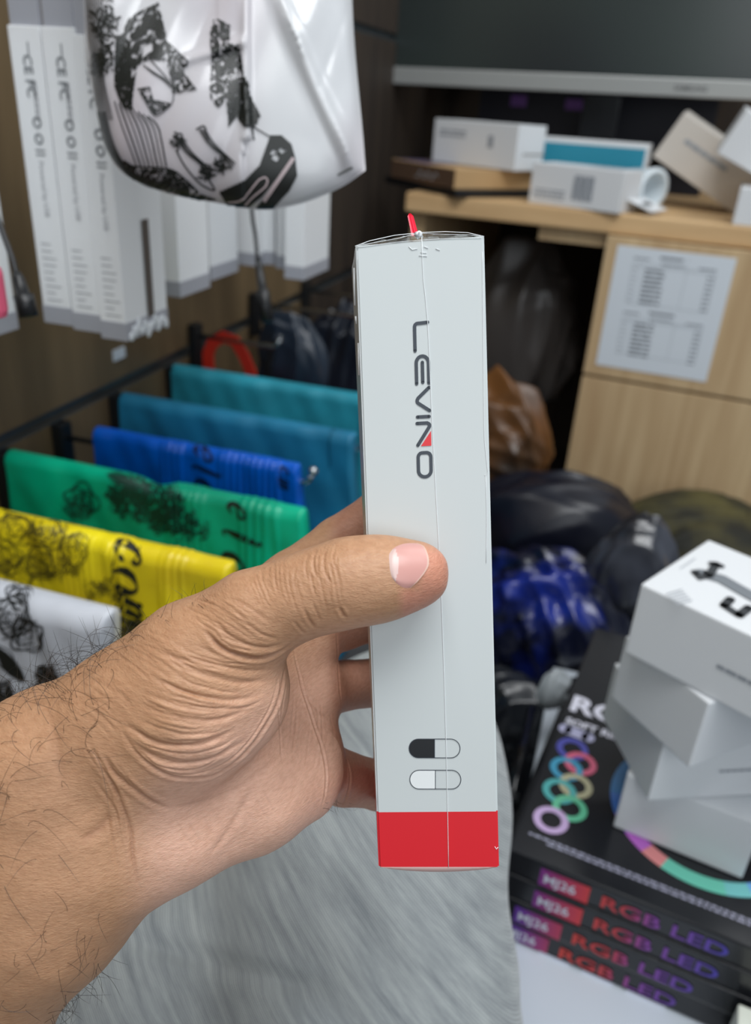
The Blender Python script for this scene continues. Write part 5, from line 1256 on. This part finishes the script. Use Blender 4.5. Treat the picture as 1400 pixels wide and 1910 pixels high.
# ------------------------------------------------------------ trousers (thigh and knee of the person)
def wpt(px, py, z, r): return (W(px, py, z)*1000, r)
CH = [[wpt(640, 2500, .44, 112), wpt(640, 2150, .45, 104), wpt(650, 1880, .475, 99), wpt(668, 1660, .505, 87), wpt(712, 1480, .54, 79), wpt(735, 1405, .565, 70)],
      [wpt(735, 1405, .565, 64), (wpt(735, 1405, .565, 64)[0]+np.array([-10, 60, -330]), 55)],
      [wpt(100, 2600, .47, 125), wpt(190, 2250, .47, 118), wpt(330, 1960, .48, 98), wpt(560, 1800, .51, 80)]]
h = 6.0; al = np.array([c[0] for s in CH for c in s]); lo = al.min(0)-140; hi = al.max(0)+140; n = np.ceil((hi-lo)/h).astype(int)+1
X, Y, Z = [lo[i]+h*np.arange(n[i]) for i in range(3)]; P = np.stack(np.meshgrid(X, Y, Z, indexing='ij'), -1); D = np.full(tuple(n), 999.)
for s in CH:
    for a, b_ in zip(s, s[1:]): D = smin(D, cone_sdf(P, a[0], b_[0], a[1], b_[1]), 18)
V2, F2 = surface_nets(D, lo, h); V2 = relax(V2, F2, 4); V2, F2 = subdiv(V2, F2); V2 = relax(V2, F2, 3); V2, F2 = subdiv(V2, F2)
N2 = vnormals(V2, F2); pxx, pyy, _z = w2px(V2/1000)
# soft folds that run along the thigh
ang = .9; s_ = (pxx*cos(ang)-pyy*sin(ang)*.9); c_ = (pxx*sin(ang)+pyy*cos(ang))
f = 2.2*np.sin(s_/95+np.sin(c_/260)*1.3)+1.2*np.sin(s_/47+np.sin(c_/150+1)*1.5)+.7*np.sin(s_/21+np.sin(c_/90)*2)
f += -5*np.exp(-((pyy-(1765+.28*(pxx-300)))/26)**2)*(pxx < 640)*sm(pxx, 150, 320)*(1-sm(pxx, 520, 640))
V2 = V2+N2*f[:, None]
fab = mat('heather_grey_jersey', lin(150, 156, 158), .9, spec=.15)
nt, N, L, b = nodes(fab); at = N.new('ShaderNodeAttribute'); at.attribute_name = 'cloth_run'
nz1 = N.new('ShaderNodeTexNoise'); nz1.inputs['Scale'].default_value = 1; nz1.inputs['Detail'].default_value = 7; nz1.inputs['Roughness'].default_value = .72; nz1.inputs['Distortion'].default_value = .0
cr = N.new('ShaderNodeValToRGB'); cr.color_ramp.elements[0].position = .34; cr.color_ramp.elements[0].color = lin(138, 144, 148); cr.color_ramp.elements[1].position = .64; cr.color_ramp.elements[1].color = lin(184, 190, 190)
mpa = N.new('ShaderNodeMapping'); mpa.inputs['Scale'].default_value = (22, 210, 1); L.new(at.outputs['Vector'], mpa.inputs[0]); L.new(mpa.outputs[0], nz1.inputs['Vector']); L.new(nz1.outputs['Fac'], cr.inputs[0])
wv = N.new('ShaderNodeTexWave'); wv.wave_type = 'BANDS'; wv.bands_direction = 'Y'; wv.inputs['Scale'].default_value = 290; wv.inputs['Distortion'].default_value = .8; wv.inputs['Detail'].default_value = 2; wv.inputs['Detail Scale'].default_value = .3
L.new(at.outputs['Vector'], wv.inputs['Vector'])
mx = N.new('ShaderNodeMix'); mx.data_type = 'RGBA'; mx.blend_type = 'MULTIPLY'; mx.inputs[0].default_value = .38; L.new(cr.outputs[0], mx.inputs[6]); L.new(wv.outputs['Color'], mx.inputs[7]); L.new(mx.outputs[2], b.inputs['Base Color'])
bp = N.new('ShaderNodeBump'); bp.inputs['Strength'].default_value = .5; bp.inputs['Distance'].default_value = .0006; L.new(wv.outputs['Fac'], bp.inputs['Height']); L.new(bp.outputs[0], b.inputs['Normal'])
b.inputs['Sheen Weight'].default_value = .3
tdir = nz_(RR*.60-UU*.80); pdir = nz_(RR*.80+UU*.60)
tro = link('trousers', V2/1000, F2, fab, person, smooth=True, world=True); tro['label'] = 'heathered grey jersey trousers over thigh and knee'
run = (V2/1000)@np.stack([tdir, pdir, FD], 1); bend = .03*np.sin(run[:, 0]*5); run[:, 1] += bend; run[:, 2] = 0
at_ = tro.data.attributes.new('cloth_run', 'FLOAT_VECTOR', 'POINT'); at_.data.foreach_set('vector', run.astype(np.float32).ravel())
